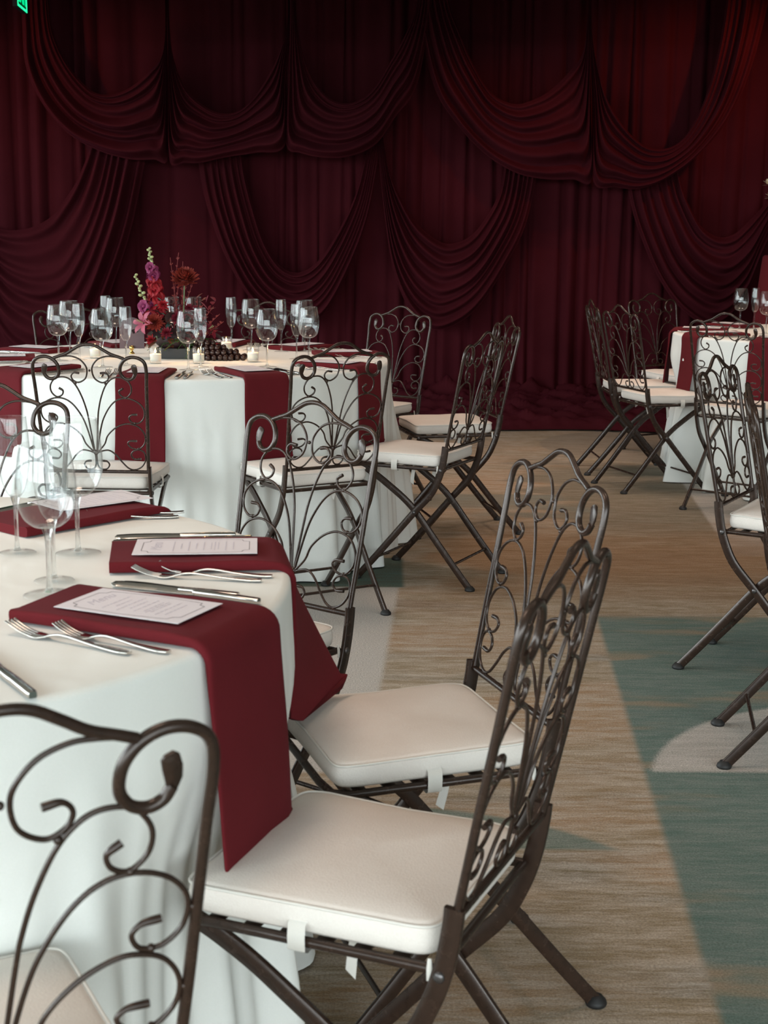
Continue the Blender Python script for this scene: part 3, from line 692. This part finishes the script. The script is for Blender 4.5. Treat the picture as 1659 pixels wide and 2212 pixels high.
def menu_thing():
    r = root('menu_card'); L, Wd = .196, .114
    mk('card', MB().box((-L / 2, -Wd / 2, 0), (L / 2, Wd / 2, .0007)), M['card'], r, False)
    z = .0009
    def outline(off):
        a, c = L / 2 - .012 - off, Wd / 2 - .010 - off; n_ = .012; pts = []
        for sx_, sy_ in ((1, 1), (-1, 1), (-1, -1), (1, -1)):
            corner = [(a * sx_, (c - n_ - .004) * sy_), ((a - n_ * .8) * sx_, (c - n_) * sy_), ((a - n_) * sx_, (c - .002) * sy_), ((a - n_ - .012) * sx_, (c) * sy_)]
            mid_ = (0, (c + .004) * sy_)
            if sx_ * sy_ < 0: corner = corner[::-1]
            pts += corner
            if (sx_, sy_) == (1, 1): pts += [mid_]
            if (sx_, sy_) == (-1, -1): pts += [mid_]
        return pts
    o1 = outline(0); o2 = outline(.0011); mb = MB(); k_ = len(o1)
    for i in range(k_):
        a, b_, c, d = o1[i], o1[(i + 1) % k_], o2[(i + 1) % k_], o2[i]; q = len(mb.v)
        mb.v += [(*a, z), (*b_, z), (*c, z), (*d, z)]; mb.f.append((q, q + 1, q + 2, q + 3))
    mk('printed_border', mb, M['ink'], r, False)
    fc = bpy.data.curves.new('heading', 'FONT'); fc.body = 'Menu'; fc.size = .026; fc.shear = .5; fc.align_x = 'CENTER'; fc.align_y = 'CENTER'
    fo = bpy.data.objects.new('heading', fc); COL.objects.link(fo); bpy.context.view_layer.update()
    me = bpy.data.meshes.new_from_object(fo.evaluated_get(bpy.context.evaluated_depsgraph_get())); me.materials.clear(); me.materials.append(M['ink_pale'])
    bpy.data.objects.remove(fo); bpy.data.curves.remove(fc)
    h = link('heading', me, r); h.location = (-.062, 0, z); h.rotation_euler = (0, 0, R_(90))
    rnd = random.Random(2); tx = MB(); x = -.036
    while x < .068:
        wd = rnd.uniform(.018, .036); yy = -wd
        while yy < wd:
            q = rnd.uniform(.004, .011); tx.box((x, yy, z), (x + .0014, min(yy + q, wd), z + .0001)); yy += q + .0022
        x += rnd.choice((.0055, .0055, .012))
    mk('printed_lines', tx, M['ink_pale'], r, False)
    return r
fork0 = fork_mesh(.20).mesh('dinner_fork', M['steel']); fork1 = fork_mesh(.18).mesh('salad_fork', M['steel'])
knife0 = knife_mesh(.235).mesh('dinner_knife', M['steel']); knife1 = knife_mesh(.205).mesh('butter_knife', M['steel'])
menu0 = menu_thing(); menu_used = False
def lay(name, me, p, q, label, cat, group, z=ZT + .0008):
    """put a piece of cutlery with its handle end at p pointing to q"""
    o = link(name, me); o.location = (p[0], p[1], z); o.rotation_euler = (0, 0, math.atan2(q[1] - p[1], q[0] - p[0])); return tag(o, label, cat, group)
def put_menu(x, y, ang, label, z):
    global menu_used
    o = copy_tree(menu0) if menu_used else menu0
    menu_used = True; o.location = (x, y, z); o.rotation_euler = (0, 0, ang); tag(o, label, 'menu', 'menu cards on the napkins')
def napkin(key, deg, axis_deg, label, seed, r0=None, w0=.165, w1=.18, drop=.285, flare=.022, skew=0.0):
    cx, cy, R, _ = TABLES[key]
    a = R_(deg); ax = R_(axis_deg); r0 = R - .29 if r0 is None else r0
    o = mk('napkin', napkin_mesh(R, r0, drop, w0, w1, seed, flare, skew), M['napkin'])
    # pivot about the rim point so that a skewed napkin still hangs over the edge
    px, py = cx + R * math.cos(a), cy + R * math.sin(a)
    o.location = (px - R * math.cos(ax), py - R * math.sin(ax), ZT); o.rotation_euler = (0, 0, ax)
    tag(o, label, 'napkin', 'burgundy napkins over the table edges'); return o
# front table, placed from what can be measured
napkin('front', -21.5, -22.5, 'burgundy napkin hanging over the front table edge onto the nearest chair cushion', 1, r0=.41, w0=.172, w1=.222, drop=.285, flare=.035, skew=-.3)
napkin('front', 15, 9, 'burgundy napkin lying on the front table, tail hanging over the second chair', 2, r0=.44, w0=.19, w1=.225, drop=.243, flare=.062, skew=1.0)
napkin('front', 57, 48, 'burgundy napkin on the far side of the front table behind the big glasses', 3, r0=.40, w0=.18, w1=.18)
def menu_at(x, y, axis, label): put_menu(x, y, R_(axis), label, ZT + .0205)
menu_at(-.332, 1.888, -24, 'menu card on the napkin nearest to us on the front table')
menu_at(-.302, 2.258, 5, 'menu card on the second napkin of the front table, above crossed forks')
menu_at(-.548, 2.650, 42, 'menu card on the front table napkin behind the big wine glasses')
FG = 'forks on the front table'; KG = 'knives on the front table'
lay('dinner_fork', fork0, (-.316, 1.722), (-.497, 1.826), 'steel fork nearest to us beside the nearest napkin, farther from that napkin', 'fork', FG)
lay('salad_fork', fork1, (-.268, 1.728), (-.458, 1.832), 'steel fork tucked against the edge of the nearest napkin', 'fork', FG)
lay('dinner_knife', knife0, (-.176, 1.972), (-.413, 2.086), 'long steel knife behind the nearest napkin, pointed blade to the left', 'knife', KG)
lay('butter_knife', knife1, (-.208, 2.003), (-.403, 2.072), 'shorter steel knife behind the nearest napkin, farther from it', 'knife', KG)
lay('dinner_fork', fork0, (-.184, 2.104), (-.382, 2.134), 'steel fork before the second napkin, nearer to us of the two', 'fork', FG)
lay('salad_fork', fork1, (-.170, 2.132), (-.363, 2.163), 'steel fork before the second napkin, touching its folded edge', 'fork', FG)
lay('dinner_knife', knife0, (-.225, 2.395), (-.474, 2.352), 'steel knife behind the second napkin, tip showing left of it', 'knife', KG)
lay('butter_knife', knife1, (-.255, 2.420), (-.455, 2.395), 'shorter steel knife behind the second napkin, handle toward the rim', 'knife', KG)
lay('dinner_fork', fork0, (-.378, 2.588), (-.560, 2.537), 'steel fork by the napkin behind the glasses, nearer of two', 'fork', FG)
lay('salad_fork', fork1, (-.374, 2.632), (-.545, 2.572), 'steel fork by the napkin behind the glasses, touching its edge', 'fork', FG)
lay('dinner_knife', knife0, (-.394, 1.548), (-.525, 1.745), 'steel knife at the left edge above the lower left chair, right one', 'knife', KG)
lay('butter_knife', knife1, (-.415, 1.580), (-.530, 1.750), 'steel knife at the left edge above the lower left chair, left one', 'knife', KG)
lay('dinner_knife', knife0, (-.62, 2.775), (-.72, 2.60), 'brassy-looking steel knife behind the napkin beyond the big glasses', 'knife', KG)
# generic place settings on the far and right tables
def setting(key, deg, who, seed, parts='nmfk'):
    cx, cy, R, _ = TABLES[key]; a = R_(deg); c, s_ = math.cos(a), math.sin(a)
    def P(r, t): return (cx + r * c + t * s_, cy + r * s_ - t * c)         # t: towards the guest's left
    rnd = random.Random(seed); jr = rnd.uniform(-4, 4)
    if 'n' in parts: napkin(key, deg, deg + jr, 'burgundy napkin ' + who, seed)
    if 'm' in parts:
        x, y = P(R - .155, 0); put_menu(x, y, R_(deg + jr), 'menu card ' + who, ZT + .0205)
    g = {'far': 'the flower table', 'right': 'the right table'}[key]
    if 'f' in parts:
        lay('dinner_fork', fork0, P(R - .035, .120), P(R - .24, .125), 'steel fork, inner of two, ' + who, 'fork', 'forks on ' + g)
        lay('salad_fork', fork1, P(R - .045, .150), P(R - .24, .155), 'steel fork, outer of two, ' + who, 'fork', 'forks on ' + g)
    if 'k' in parts:
        lay('dinner_knife', knife0, P(R - .030, -.122), P(R - .26, -.118), 'steel knife, inner of two, ' + who, 'knife', 'knives on ' + g)
        lay('butter_knife', knife1, P(R - .040, -.150), P(R - .25, -.147), 'steel knife, outer of two, ' + who, 'knife', 'knives on ' + g)
for deg, who, sd, pr in [
  (-91, "before left back-turned chair, flower table", 11, 'nmfk'), (-61, "before right back-turned chair, flower table", 12, 'nmfk'),
  (-26, "at flower table's right rim, nearer seat", 13, 'nmfk'), (16, "at flower table's right rim, farther seat", 14, 'nmfk'),
  (49, "at flower table before right rear chair", 15, 'nmfk'), (80, "at flower table's back, behind the candles", 16, 'nmfk'),
  (121, "at flower table before left rear chair", 17, 'nmfk'), (157, "on flower table's far left rim", 18, 'nmfk'),
  (193, "on flower table's left rim, cut by frame", 19, 'nmfk'), (232, "at flower table's left front, cut by frame", 20, 'nmfk'),
  (197, "at right table before nearest left chair", 31, 'nmfk'), (168, "at right table before leftmost chair", 32, 'nmfk'),
  (233, "at right table before back-turned chair", 33, 'nmfk'), (126, "at right table before its rear chair", 34, 'nmfk')]:
    setting('far' if sd < 30 else 'right', deg, who, sd, pr)

# ------------------------------------------------------------------ glasses
def glass_thing(name, bowl, zb, hb, stem_r, foot_r):
    """bowl: list of (r, z) outer profile from the bowl bottom up"""
    r = root(name); th = .0011
    outer = spline(bowl, 5); inner = [(max(0.0005, q[0] - th), q[1] + (.002 if i < 4 else 0)) for i, q in enumerate(outer)]
    mk('bowl', MB().lathe(outer + [(outer[-1][0] - th / 2, outer[-1][1] + .0006)] + inner[::-1], 40), M['glass'], r)
    st = [(stem_r * 2.0, .0055), (stem_r * 1.25, .012), (stem_r, .03), (stem_r, zb * .6), (stem_r * 1.25, zb - .015), (stem_r * 2.1, zb - .002), (stem_r * 2.4, zb + .001)]
    mk('stem', MB().lathe(spline(st, 4), 16), M['stem_glass'], r)
    mk('foot', MB().grid([[(q * math.cos(2 * PI * j / 32), q * math.sin(2 * PI * j / 32), z) for j in range(32)] for q, z in ((foot_r - .0015, .0006), (foot_r, .0014), (foot_r - .0015, .0024), (foot_r * .75, .0032), (foot_r * .5, .0042), (stem_r * 2.0, .0066))], close_u=True), M['glass'], r)
    return r
GL = {
 'wine_glass': lambda: glass_thing('wine_glass', [(.006, .098), (.020, .101), (.033, .113), (.0405, .133), (.0425, .152), (.0410, .175), (.0370, .200), (.0335, .217)], .098, .12, .0036, .037),
 'large_wine_glass': lambda: glass_thing('large_wine_glass', [(.006, .100), (.021, .103), (.036, .117), (.0445, .140), (.0460, .160), (.0445, .185), (.0410, .212), (.0380, .232)], .100, .13, .0038, .039),
 'champagne_flute': lambda: glass_thing('champagne_flute', [(.005, .098), (.012, .103), (.0195, .118), (.0255, .145), (.0275, .172), (.0265, .200), (.0245, .226), (.0235, .236)], .098, .14, .0036, .032),
}
proto = {}
def glass(kind, x, y, label, z=ZT, sc=1.0):
    if kind in proto: o = copy_tree(proto[kind])
    else: o = GL[kind](); proto[kind] = o
    o.location = (x, y, z); o.rotation_euler = (0, 0, random.uniform(0, 6)); o.scale = (sc, sc, sc)
    tag(o, label, 'flute' if 'flute' in kind else 'wine glass', 'empty glasses on the tables')
W_, B_, F_ = 'wine_glass', 'large_wine_glass', 'champagne_flute'
for kind, x, y, label in [
  (W_, -1.295, 5.706, 'leftmost empty wine glass on the flower table'),
  (B_, -1.319, 6.026, 'large empty wine glass at left, half hidden behind the leftmost wine glass'),
  (F_, -1.222, 5.753, 'champagne flute just right of the leftmost wine glass'),
  (W_, -1.072, 5.454, 'empty wine glass before the left candle on the flower table'),
  (B_, -1.182, 6.325, 'large empty wine glass at back, left of the mauve sign'),
  (F_, -1.245, 6.44, 'champagne flute at back hidden behind the large glass left of the mauve sign'),
  (F_, -1.000, 5.554, 'champagne flute standing in front of the mauve sign'),
  (W_, -0.736, 5.373, 'empty wine glass right in front of the red flowers'),
  (F_, -0.706, 5.504, 'champagne flute in front of the flowers, beside the wine glass'),
  (F_, -0.681, 6.376, 'champagne flute behind the grapes and the back candle'),
  (B_, -0.585, 6.288, 'large empty wine glass behind the right candle'),
  (W_, -0.454, 5.527, 'empty wine glass right of the right candle'),
  (F_, -0.450, 6.228, 'champagne flute behind the wine glass right of the right candle'),
  (F_, -0.362, 5.876, 'champagne flute at the far right of the flower table'),
  (B_, -0.349, 6.238, 'large empty wine glass at the far right back of the flower table'),
  (W_, -0.303, 5.696, 'rightmost empty wine glass on the flower table'),
  (B_, -0.951, 6.425, 'large empty wine glass behind the red flowers, left one'),
  (B_, -0.853, 6.433, 'large empty wine glass behind the red flowers, right one'),
  (F_, -0.598, 2.288, 'tall glass at the left edge of the front table'),
  (B_, -0.499, 2.289, 'large wine glass on the front table, right one of the cluster'),
  (F_, -0.496, 2.103, 'champagne flute on the front table behind the nearest wine glass'),
  (W_, -0.483, 2.017, 'nearest wine glass on the front table'),
  (W_, 1.948, 7.957, 'leftmost wine glass on the right table'),
  (F_, 2.030, 7.967, 'champagne flute on the right table between two wine glasses'),
  (W_, 1.993, 7.572, 'wine glass on the right table cut by the right edge')]:
    glass(kind, x, y, label, sc={W_: 1.02, B_: .955, F_: .95}[kind])

# ------------------------------------------------------------------ candles
def candle():
    r = root('votive_candle')
    mk('glass_cup', MB().lathe([(.0, .0006), (.0205, .0006), (.0225, .004), (.0255, .060), (.0248, .0612), (.0240, .060), (.0212, .007), (0, .006)], 32), M['glass'], r)
    mk('wax', MB().lathe([(0, .0068), (.0208, .0075), (.0228, .036), (.021, .0375), (.008, .0365), (0, .0362)], 28), M['wax'], r)
    mk('wick', MB().tube([(0, 0, .036), (.0006, 0, .044)], .0008, 6), M['wick'], r)
    mk('flame', MB().lathe([(0, .042), (.0022, .0445), (.0032, .048), (.0022, .053), (.0008, .057), (0, .0585)], 12), M['flame'], r)
    return r
c0 = candle()
for i, (x, y, lb) in enumerate([(-.901, 5.642, 'lit votive candle left of the dark flower tray'), (-.734, 5.657, 'lit votive candle before the dark flower tray, behind the wine glass'),
    (-.690, 6.252, 'lit votive candle behind the dark grapes'), (-.528, 5.736, 'lit votive candle right of the dark grapes'), (-1.179, 5.852, 'lit votive candle farthest left, behind the chair top')]):
    o = copy_tree(c0) if i else c0
    o.location = (x, y, ZT); tag(o, lb, 'candle', 'votive candles on the flower table')
    l = bpy.data.lights.new('candle_light', 'POINT'); l.energy = .12; l.color = (1.0, .55, .22); l.shadow_soft_size = .006
    lo = bpy.data.objects.new('candle_light', l); COL.objects.link(lo); lo.parent = o; lo.location = (0, 0, .0645)

# ------------------------------------------------------------------ flower centrepiece
def flowers():
    rnd = random.Random(4)
    r = root('flower_centrepiece', (-.85, 5.89, ZT)); tag(r, 'red and burgundy flower centrepiece in a low dark tray on the round table', 'flowers')
    tray = MB(); rows = []
    for (k_, z) in ((.94, .0), (1.0, .002), (1.0, .042), (.96, .042), (.94, .012)):
        rows.append([(x * k_, y * k_ if True else 0, z) for x, y in ((-.085, -.05), (.085, -.05), (.085, .05), (-.085, .05))])
    tray.grid(rows, close_u=True); tray.cap(rows[0], True); tray.cap(rows[-1]); mk('tray', tray, M['slate'], r, False)
    def floret(): 
        mb = MB()
        for k_ in range(5):
            a = 2 * PI * k_ / 5; n = 5; rows = []
            for i in range(n):
                t = i / (n - 1); wdt = .011 * math.sin(PI * (.15 + .75 * t)); rr = .004 + .014 * t; z = .010 * math.sin(2.2 * t) - .004 * t + rnd.uniform(-.001, .001)
                rows.append([(rr * math.cos(a) - s_ * wdt * math.sin(a), rr * math.sin(a) + s_ * wdt * math.cos(a), z + .003 * abs(s_)) for s_ in (-1, -.4, .4, 1)])
            mb.grid(rows)
        mb.ball((0, 0, .003), .006, 6, 4); return mb
    fm = {k_: floret().mesh('floret', M[k_]) for k_ in ('red', 'purple', 'wine')}
    budm = MB().ball((0, 0, 0), .0055, 8, 6, (1, 1, 1.35)).mesh('bud', M['bud'])
    def snap(p0, p1, n, cols):
        pts = spline([p0, tuple((a + b_) / 2 + rnd.uniform(-.01, .01) for a, b_ in zip(p0, p1)), p1], 6)
        st = mk('snapdragon', MB().tube(pts, [.0035 - .0015 * i / (len(pts) - 1) for i in range(len(pts))], 6), M['stem'], r)
        d = (Vector(p1) - Vector(p0)).normalized()
        for i in range(n):
            t = i / (n - 1); s_ = .30 + .70 * t; q = Vector(p0).lerp(Vector(p1), s_); a = i * 2.4
            kind = 'bud' if t > cols[1] else ('purple' if t > cols[0] else 'red')
            off = .017 * (1 - .75 * t); side = Vector((math.cos(a), math.sin(a), .25)).normalized()
            o = link('bud' if kind == 'bud' else 'floret', budm if kind == 'bud' else fm[kind], st); o.location = q + side * off
            o.rotation_euler = side.to_track_quat('Z', 'Y').to_euler(); k_ = (1.75 - .75 * t) if kind != 'bud' else 1.15 - .5 * max(0, t - .8) * 5 * .5
            o.scale = (k_, k_, k_)
        return st
    snap((-.055, -.02, .05), (-.105, -.01, .44), 40, (.56, .74))
    snap((-.07, -.03, .06), (-.160, -.03, .335), 22, (.16, .42))
    def mum(c, rad, mat, n=70, tilt=(0, -1, .35), dome=1.0):
        mb = MB(); ax = Vector(tilt).normalized(); q = ax.to_track_quat('Z', 'Y')
        for i in range(n):
            t = (i + .5) / n; ph = i * 2.39996; th = t * 1.9 * dome; L = rad * (.55 + .45 * t) * rnd.uniform(.85, 1.05)
            d = Vector((math.sin(th) * math.cos(ph), math.sin(th) * math.sin(ph), math.cos(th))); sd = Vector((-math.sin(ph), math.cos(ph), 0)); rows = []
            for k_ in range(4):
                u_ = k_ / 3; w_ = rad * .13 * math.sin(PI * (.2 + .7 * u_)); p = d * (L * (.2 + .8 * u_)) + Vector((0, 0, rad * .18 * u_ * u_))
                rows.append([tuple(Vector(c) + q @ (p + sd * (w_ * e_))) for e_ in (-1, 0, 1)])
            mb.grid(rows)
        mb.ball(c, rad * .35, 8, 6); return mb
    mk('chrysanthemum', mum((.038, -.02, .315), .064, M['rust'], 120, (0, -.45, 1), .95), M['rust'], r)
    mk('flower_stem', MB().tube([(.02, -.01, .05), (.030, -.015, .18), (.036, -.018, .31)], .0028, 6), M['stem'], r)
    mk('chrysanthemum', mum((-.080, -.075, .148), .042, M['rust'], 90), M['rust'], r)
    mk('rose', mum((-.030, -.085, .105), .030, M['wine'], 40, (0, -1, .5), .8), M['wine'], r)
    mk('rose', mum((-.095, -.055, .075), .026, M['red'], 36, (-.3, -1, .3), .8), M['red'], r)
    mk('rose', mum((.085, -.03, .17), .022, M['wine'], 36, (.2, -1, .5), .9), M['wine'], r)
    mk('rose', mum((.050, .0, .20), .026, M['wine'], 36, (.1, -1, .5), .9), M['wine'], r)
    def lily(c, ax, size, mat):
        st = root('lily'); st.parent = r; st.location = c; st.rotation_euler = Vector(ax).to_track_quat('Z', 'Y').to_euler()
        for k_ in range(6):
            a = PI / 3 * k_; rows = []
            for i in range(6):
                t = i / 5; w_ = size * .20 * math.sin(PI * (.12 + .85 * t)); rr = size * (.08 + .85 * t); z = size * (.55 * t - .45 * t ** 3)
                rows.append([(rr * math.cos(a) - e_ * w_ * math.sin(a), rr * math.sin(a) + e_ * w_ * math.cos(a), z - .12 * size * (1 - abs(e_)) * .3) for e_ in (-1, 0, 1)])
            mk('petal', MB().grid(rows), mat, st)
        for k_ in range(3): mk('stamen', MB().tube([(0, 0, 0), (.004 * math.cos(2 * k_), .004 * math.sin(2 * k_), size * .75)], .0009, 5), M['bud'], st)
    lily((-.125, -.065, .145), (-.55, -.8, .35), .058, M['pink'])
    lily((.130, -.01, .120), (.8, -.6, .5), .040, M['wine'])
    def leaf(mb, p, d, L, w_):
        d = Vector(d).normalized(); sd = d.cross(Vector((0, 0, 1))); sd = sd.normalized() if sd.length > .05 else Vector((1, 0, 0)); rows = []
        for i in range(5):
            t = i / 4; ww = w_ * math.sin(PI * (.06 + .88 * t)); q = Vector(p) + d * (L * t) + Vector((0, 0, -.25 * L * t * t))
            rows.append([tuple(q + sd * ww + Vector((0, 0, .2 * ww))), tuple(q), tuple(q - sd * ww + Vector((0, 0, .2 * ww)))])
        mb.grid(rows)
    def plume(p0, p1, mat, n=26, sz=.006):
        mb = MB(); pts = spline([p0, tuple((a + b_) / 2 + rnd.uniform(-.012, .012) for a, b_ in zip(p0, p1)), p1], 6); mb.tube(pts, .0011, 5)
        for i in range(n):
            t = .45 + .55 * i / n; q = pts[int(t * (len(pts) - 1))]
            for k_ in range(2):
                d = Vector((rnd.uniform(-1, 1), rnd.uniform(-1, 1), rnd.uniform(.5, 1.6))).normalized(); a = Vector(q); mb.tube([tuple(a), tuple(a + d * rnd.uniform(.006, .013))], .0012, 4)
        return mb
    for p1 in ((.012, .0, .425), (-.022, .0, .405), (.022, -.01, .36), (.055, .01, .36), (.075, .01, .33), (.085, .0, .24), (.15, .0, .21), (.175, .0, .18), (.165, -.02, .12), (.13, -.02, .17), (.11, .0, .22), (.14, .01, .13), (.19, .0, .15), (.03, -.01, .39), (-.165, .0, .30), (-.12, -.04, .21), (-.075, -.05, .20), (.0, -.04, .25)):
        mk('amaranth_plume', plume((rnd.uniform(-.03, .05), rnd.uniform(-.02, .02), .05), p1, M['amaranth']), M['amaranth'], r)
    for i in range(13):
        a = rnd.uniform(-PI, 0) if i < 10 else rnd.uniform(0, PI); mb = MB(); L = rnd.uniform(.07, .12); base = Vector((rnd.uniform(-.08, .10), rnd.uniform(-.05, .02), rnd.uniform(.045, .075)))
        d = Vector((math.cos(a) * 1.3, math.sin(a) * .6, rnd.uniform(-.15, .15))).normalized(); pts = [tuple(base + d * (L * t) + Vector((0, 0, .02 * math.sin(3 * t) - .03 * t * t))) for t in [q / 6 for q in range(7)]]
        mb.tube(pts, .0009, 4)
        for j in range(1, 7):
            for sg in (-1, 1):
                sd = d.cross(Vector((0, 0, 1))).normalized() * sg; leaf(mb, pts[j], tuple(sd + d * .6), .022 * (1.2 - j / 7), .0045)
        mk('fern_frond', mb, M['fern'], r)
    def foliage(name, mat, n, box, L, wd):
        for i in range(n):
            mb = MB(); p = tuple(rnd.uniform(a, b_) for a, b_ in box); leaf(mb, p, (rnd.uniform(-1, 1), rnd.uniform(-1, .2), rnd.uniform(-.3, 1)), L * rnd.uniform(.7, 1.2), wd)
            mk(name, mb, mat, r)
    foliage('eucalyptus_leaf', M['eucalyptus'], 16, ((-.075, -.02), (-.05, .0), (.12, .24)), .032, .009)
    foliage('dark_leaf', M['darkleaf'], 60, ((-.15, .14), (-.07, .05), (.06, .18)), .055, .016)
    mk('chrysanthemum', mum((.015, -.06, .165), .034, M['wine'], 80), M['wine'], r)
    mk('chrysanthemum', mum((.085, -.05, .105), .034, M['wine'], 80), M['wine'], r)
    mk('rose', mum((-.045, -.06, .215), .028, M['red'], 40, (0, -1, .5), .9), M['red'], r)
    foliage('brown_leaf', M['brownleaf'], 26, ((-.11, .12), (-.07, .04), (.045, .085)), .05, .012)
    foliage('plum_leaf', M['wine'], 44, ((-.05, .16), (-.05, .05), (.08, .24)), .04, .011)
    mk('foliage_core', MB().ball((.0, .0, .075), .06, 14, 8, (1.45, .8, .75), .25, rnd), M['darkleaf'], r)
flowers()
def grapes():
    rnd = random.Random(8); r = root('grape_bunch', (-.655, 5.83, ZT)); tag(r, 'bunch of dark red grapes lying right of the flower tray', 'grapes')
    me = MB().ball((0, 0, 0), .0118, 10, 8, (1, 1, 1.08)).mesh('grape', M['grape']); n = 0
    for lay_, (z, hx, hy) in enumerate(((.012, .100, .056), (.031, .082, .045), (.049, .062, .034), (.066, .034, .022))):
        y = -hy
        while y <= hy + 1e-6:
            x = -hx
            while x <= hx + 1e-6:
                if (x / (hx * 1.08)) ** 2 + (y / (hy * 1.15)) ** 2 <= 1.02:
                    sh = -.025 * lay_
                    o = link('grape', me, r); o.location = (x + sh + rnd.uniform(-.002, .002), y + rnd.uniform(-.002, .002), z + rnd.uniform(-.001, .001)); n += 1
                x += .0225
            y += .0225
    mk('stalk', MB().tube([(-.09, 0, .03), (-.05, .0, .055), (-.01, .0, .045)], .0018, 6), M['brownleaf'], r)
grapes()
# table sign in its brass holder
sg = root('table_sign', (-1.068, 6.075, ZT)); tag(sg, 'mauve round-topped table sign in a small brass holder left of the flowers', 'sign')
rows = [[], []]
pl = [(-.052, .022), (-.052, .10)] + [(-.052 * math.cos(a), .10 + .052 * math.sin(a)) for a in [PI * i / 20 for i in range(1, 20)]] + [(.052, .10), (.052, .022)]
mbs = MB(); mbs.cap([(x, -.0015, z) for x, z in pl]); mbs.cap([(x, .0015, z) for x, z in pl], True); mbs.grid([[(x, -.0015, z) for x, z in pl], [(x, .0015, z) for x, z in pl]], close_u=True)
mk('sign_panel', mbs, M['mauve'], sg, False)
mk('brass_holder', MB().lathe([(0, 0), (.012, 0), (.0125, .003), (.007, .008), (.005, .014), (.0075, .018), (.0105, .022), (.0105, .034), (0, .035)], 20, (0, -.010, 0)), M['brass'], sg)

# ------------------------------------------------------------------ exit sign and the bar-height plinth at the right edge
ex = root('exit_sign', (-2.296, 9.45, 2.625), 0); ex.rotation_euler = (0, 0, R_(90 + 4)); tag(ex, 'green lit exit sign hanging in the dark at the top left corner', 'sign')
mk('housing', MB().box((-.17, .004, 0), (.17, .03, .20)), M['black'], ex, False)
mk('face', MB().box((-.168, .0, .002), (.168, .004, .198)), M['exit_panel'], ex, False)
fr = MB()
for lo, hi in (((-.165, -.003, .004), (.165, .0, .018)), ((-.165, -.003, .182), (.165, .0, .196)), ((-.165, -.003, .018), (-.145, .0, .182)), ((.145, -.003, .018), (.165, .0, .182))): fr.box(lo, hi)
mk('lit_border', fr, M['exit_bright'], ex, False)
fc = bpy.data.curves.new('exit_letters', 'FONT'); fc.body = 'EXIT'; fc.size = .155; fc.align_x = 'CENTER'; fc.extrude = .001; fc.offset = .006; fc.space_character = 1.0
fo = bpy.data.objects.new('exit_letters', fc); COL.objects.link(fo); bpy.context.view_layer.update()
me = bpy.data.meshes.new_from_object(fo.evaluated_get(bpy.context.evaluated_depsgraph_get())); me.materials.clear(); me.materials.append(M['exit_green'])
bpy.data.objects.remove(fo); bpy.data.curves.remove(fc)
o = link('letters', me, ex); o.rotation_euler = (R_(90), 0, 0); o.location = (0, -.002, .042)
mk('hanger', MB().box((-.01, .010, .20), (.01, .024, WZ - 2.64)), M['black'], ex, False)

def plinth_mesh():
    rows = []
    for (r_, z) in ((.02, 1.16), (.20, 1.16), (.268, 1.158), (.278, 1.148)): rows.append([(r_ * math.cos(a), r_ * math.sin(a), z) for a in [2 * PI * i / 96 for i in range(96)]])
    for k_ in range(1, 18):
        t = k_ / 17; z = 1.148 - 1.14 * t; rows.append([((.28 + .075 * t + .022 * t * math.sin(11 * a) + .012 * t * math.sin(17 * a + 1)) * math.cos(a), (.28 + .075 * t + .022 * t * math.sin(11 * a) + .012 * t * math.sin(17 * a + 1)) * math.sin(a), z) for a in [2 * PI * i / 96 for i in range(96)]])
    mb = MB().grid(rows, close_u=True); mb.cap(rows[0]); return mb
o = mk('draped_pedestal', plinth_mesh(), M['napkin']); o.location = (2.545, 8.75, 0)
tag(o, 'tall pedestal under a burgundy cloth, cut by the right edge behind the glasses', 'pedestal')
def bouquet():
    rnd = random.Random(6); r = root('white_bouquet', (2.545, 8.75, 1.161)); tag(r, 'white flowers in a black vase at the right edge against the curtain', 'flowers')
    mk('vase', MB().lathe([(0, 0), (.06, 0), (.05, .02), (.03, .12), (.045, .26), (.06, .30), (.055, .30), (.04, .26), (0, .20)], 24), M['black'], r)
    for i in range(11):
        a = 2.4 * i; rr = .24 if i == 0 else rnd.uniform(.05, .24); c = (-.275, -.05, .41) if i == 0 else ((-.26, -.06, .335) if i == 1 else (rr * math.cos(a), rr * math.sin(a), rnd.uniform(.34, .50)))
        mb = MB()
        for j in range(26):
            t = (j + .5) / 26; ph = j * 2.4; th = t * 1.7; d = Vector((math.sin(th) * math.cos(ph), math.sin(th) * math.sin(ph), math.cos(th))); sd = Vector((-math.sin(ph), math.cos(ph), 0)); L = .055 * (.6 + .5 * t)
            mb.grid([[tuple(Vector(c) + d * (L * u_) + sd * (e_ * .02 * math.sin(PI * (.2 + .7 * u_)))) for e_ in (-1, 0, 1)] for u_ in (.2, .6, 1)])
        mk('bloom', mb, M['whitepetal'], r)
        mk('flower_stem', MB().tube([(0, 0, .25), (c[0] * .5, c[1] * .5, .28), (c[0], c[1], c[2] - .01)], .003, 5), M['stem'], r)
    for i in range(26):
        a = rnd.uniform(0, 2 * PI); p = Vector((rnd.uniform(.02, .2) * math.cos(a), rnd.uniform(.02, .2) * math.sin(a), rnd.uniform(.27, .42))); d = Vector((math.cos(a), math.sin(a), rnd.uniform(-.4, .5))).normalized(); sd = d.cross(Vector((0, 0, 1))).normalized()
        mk('leaf', MB().grid([[tuple(p + d * (.11 * t) + sd * (e_ * .025 * math.sin(PI * (.05 + .9 * t)))) for e_ in (-1, 0, 1)] for t in (0, .25, .5, .75, 1)]), M['darkleaf'], r)
bouquet()
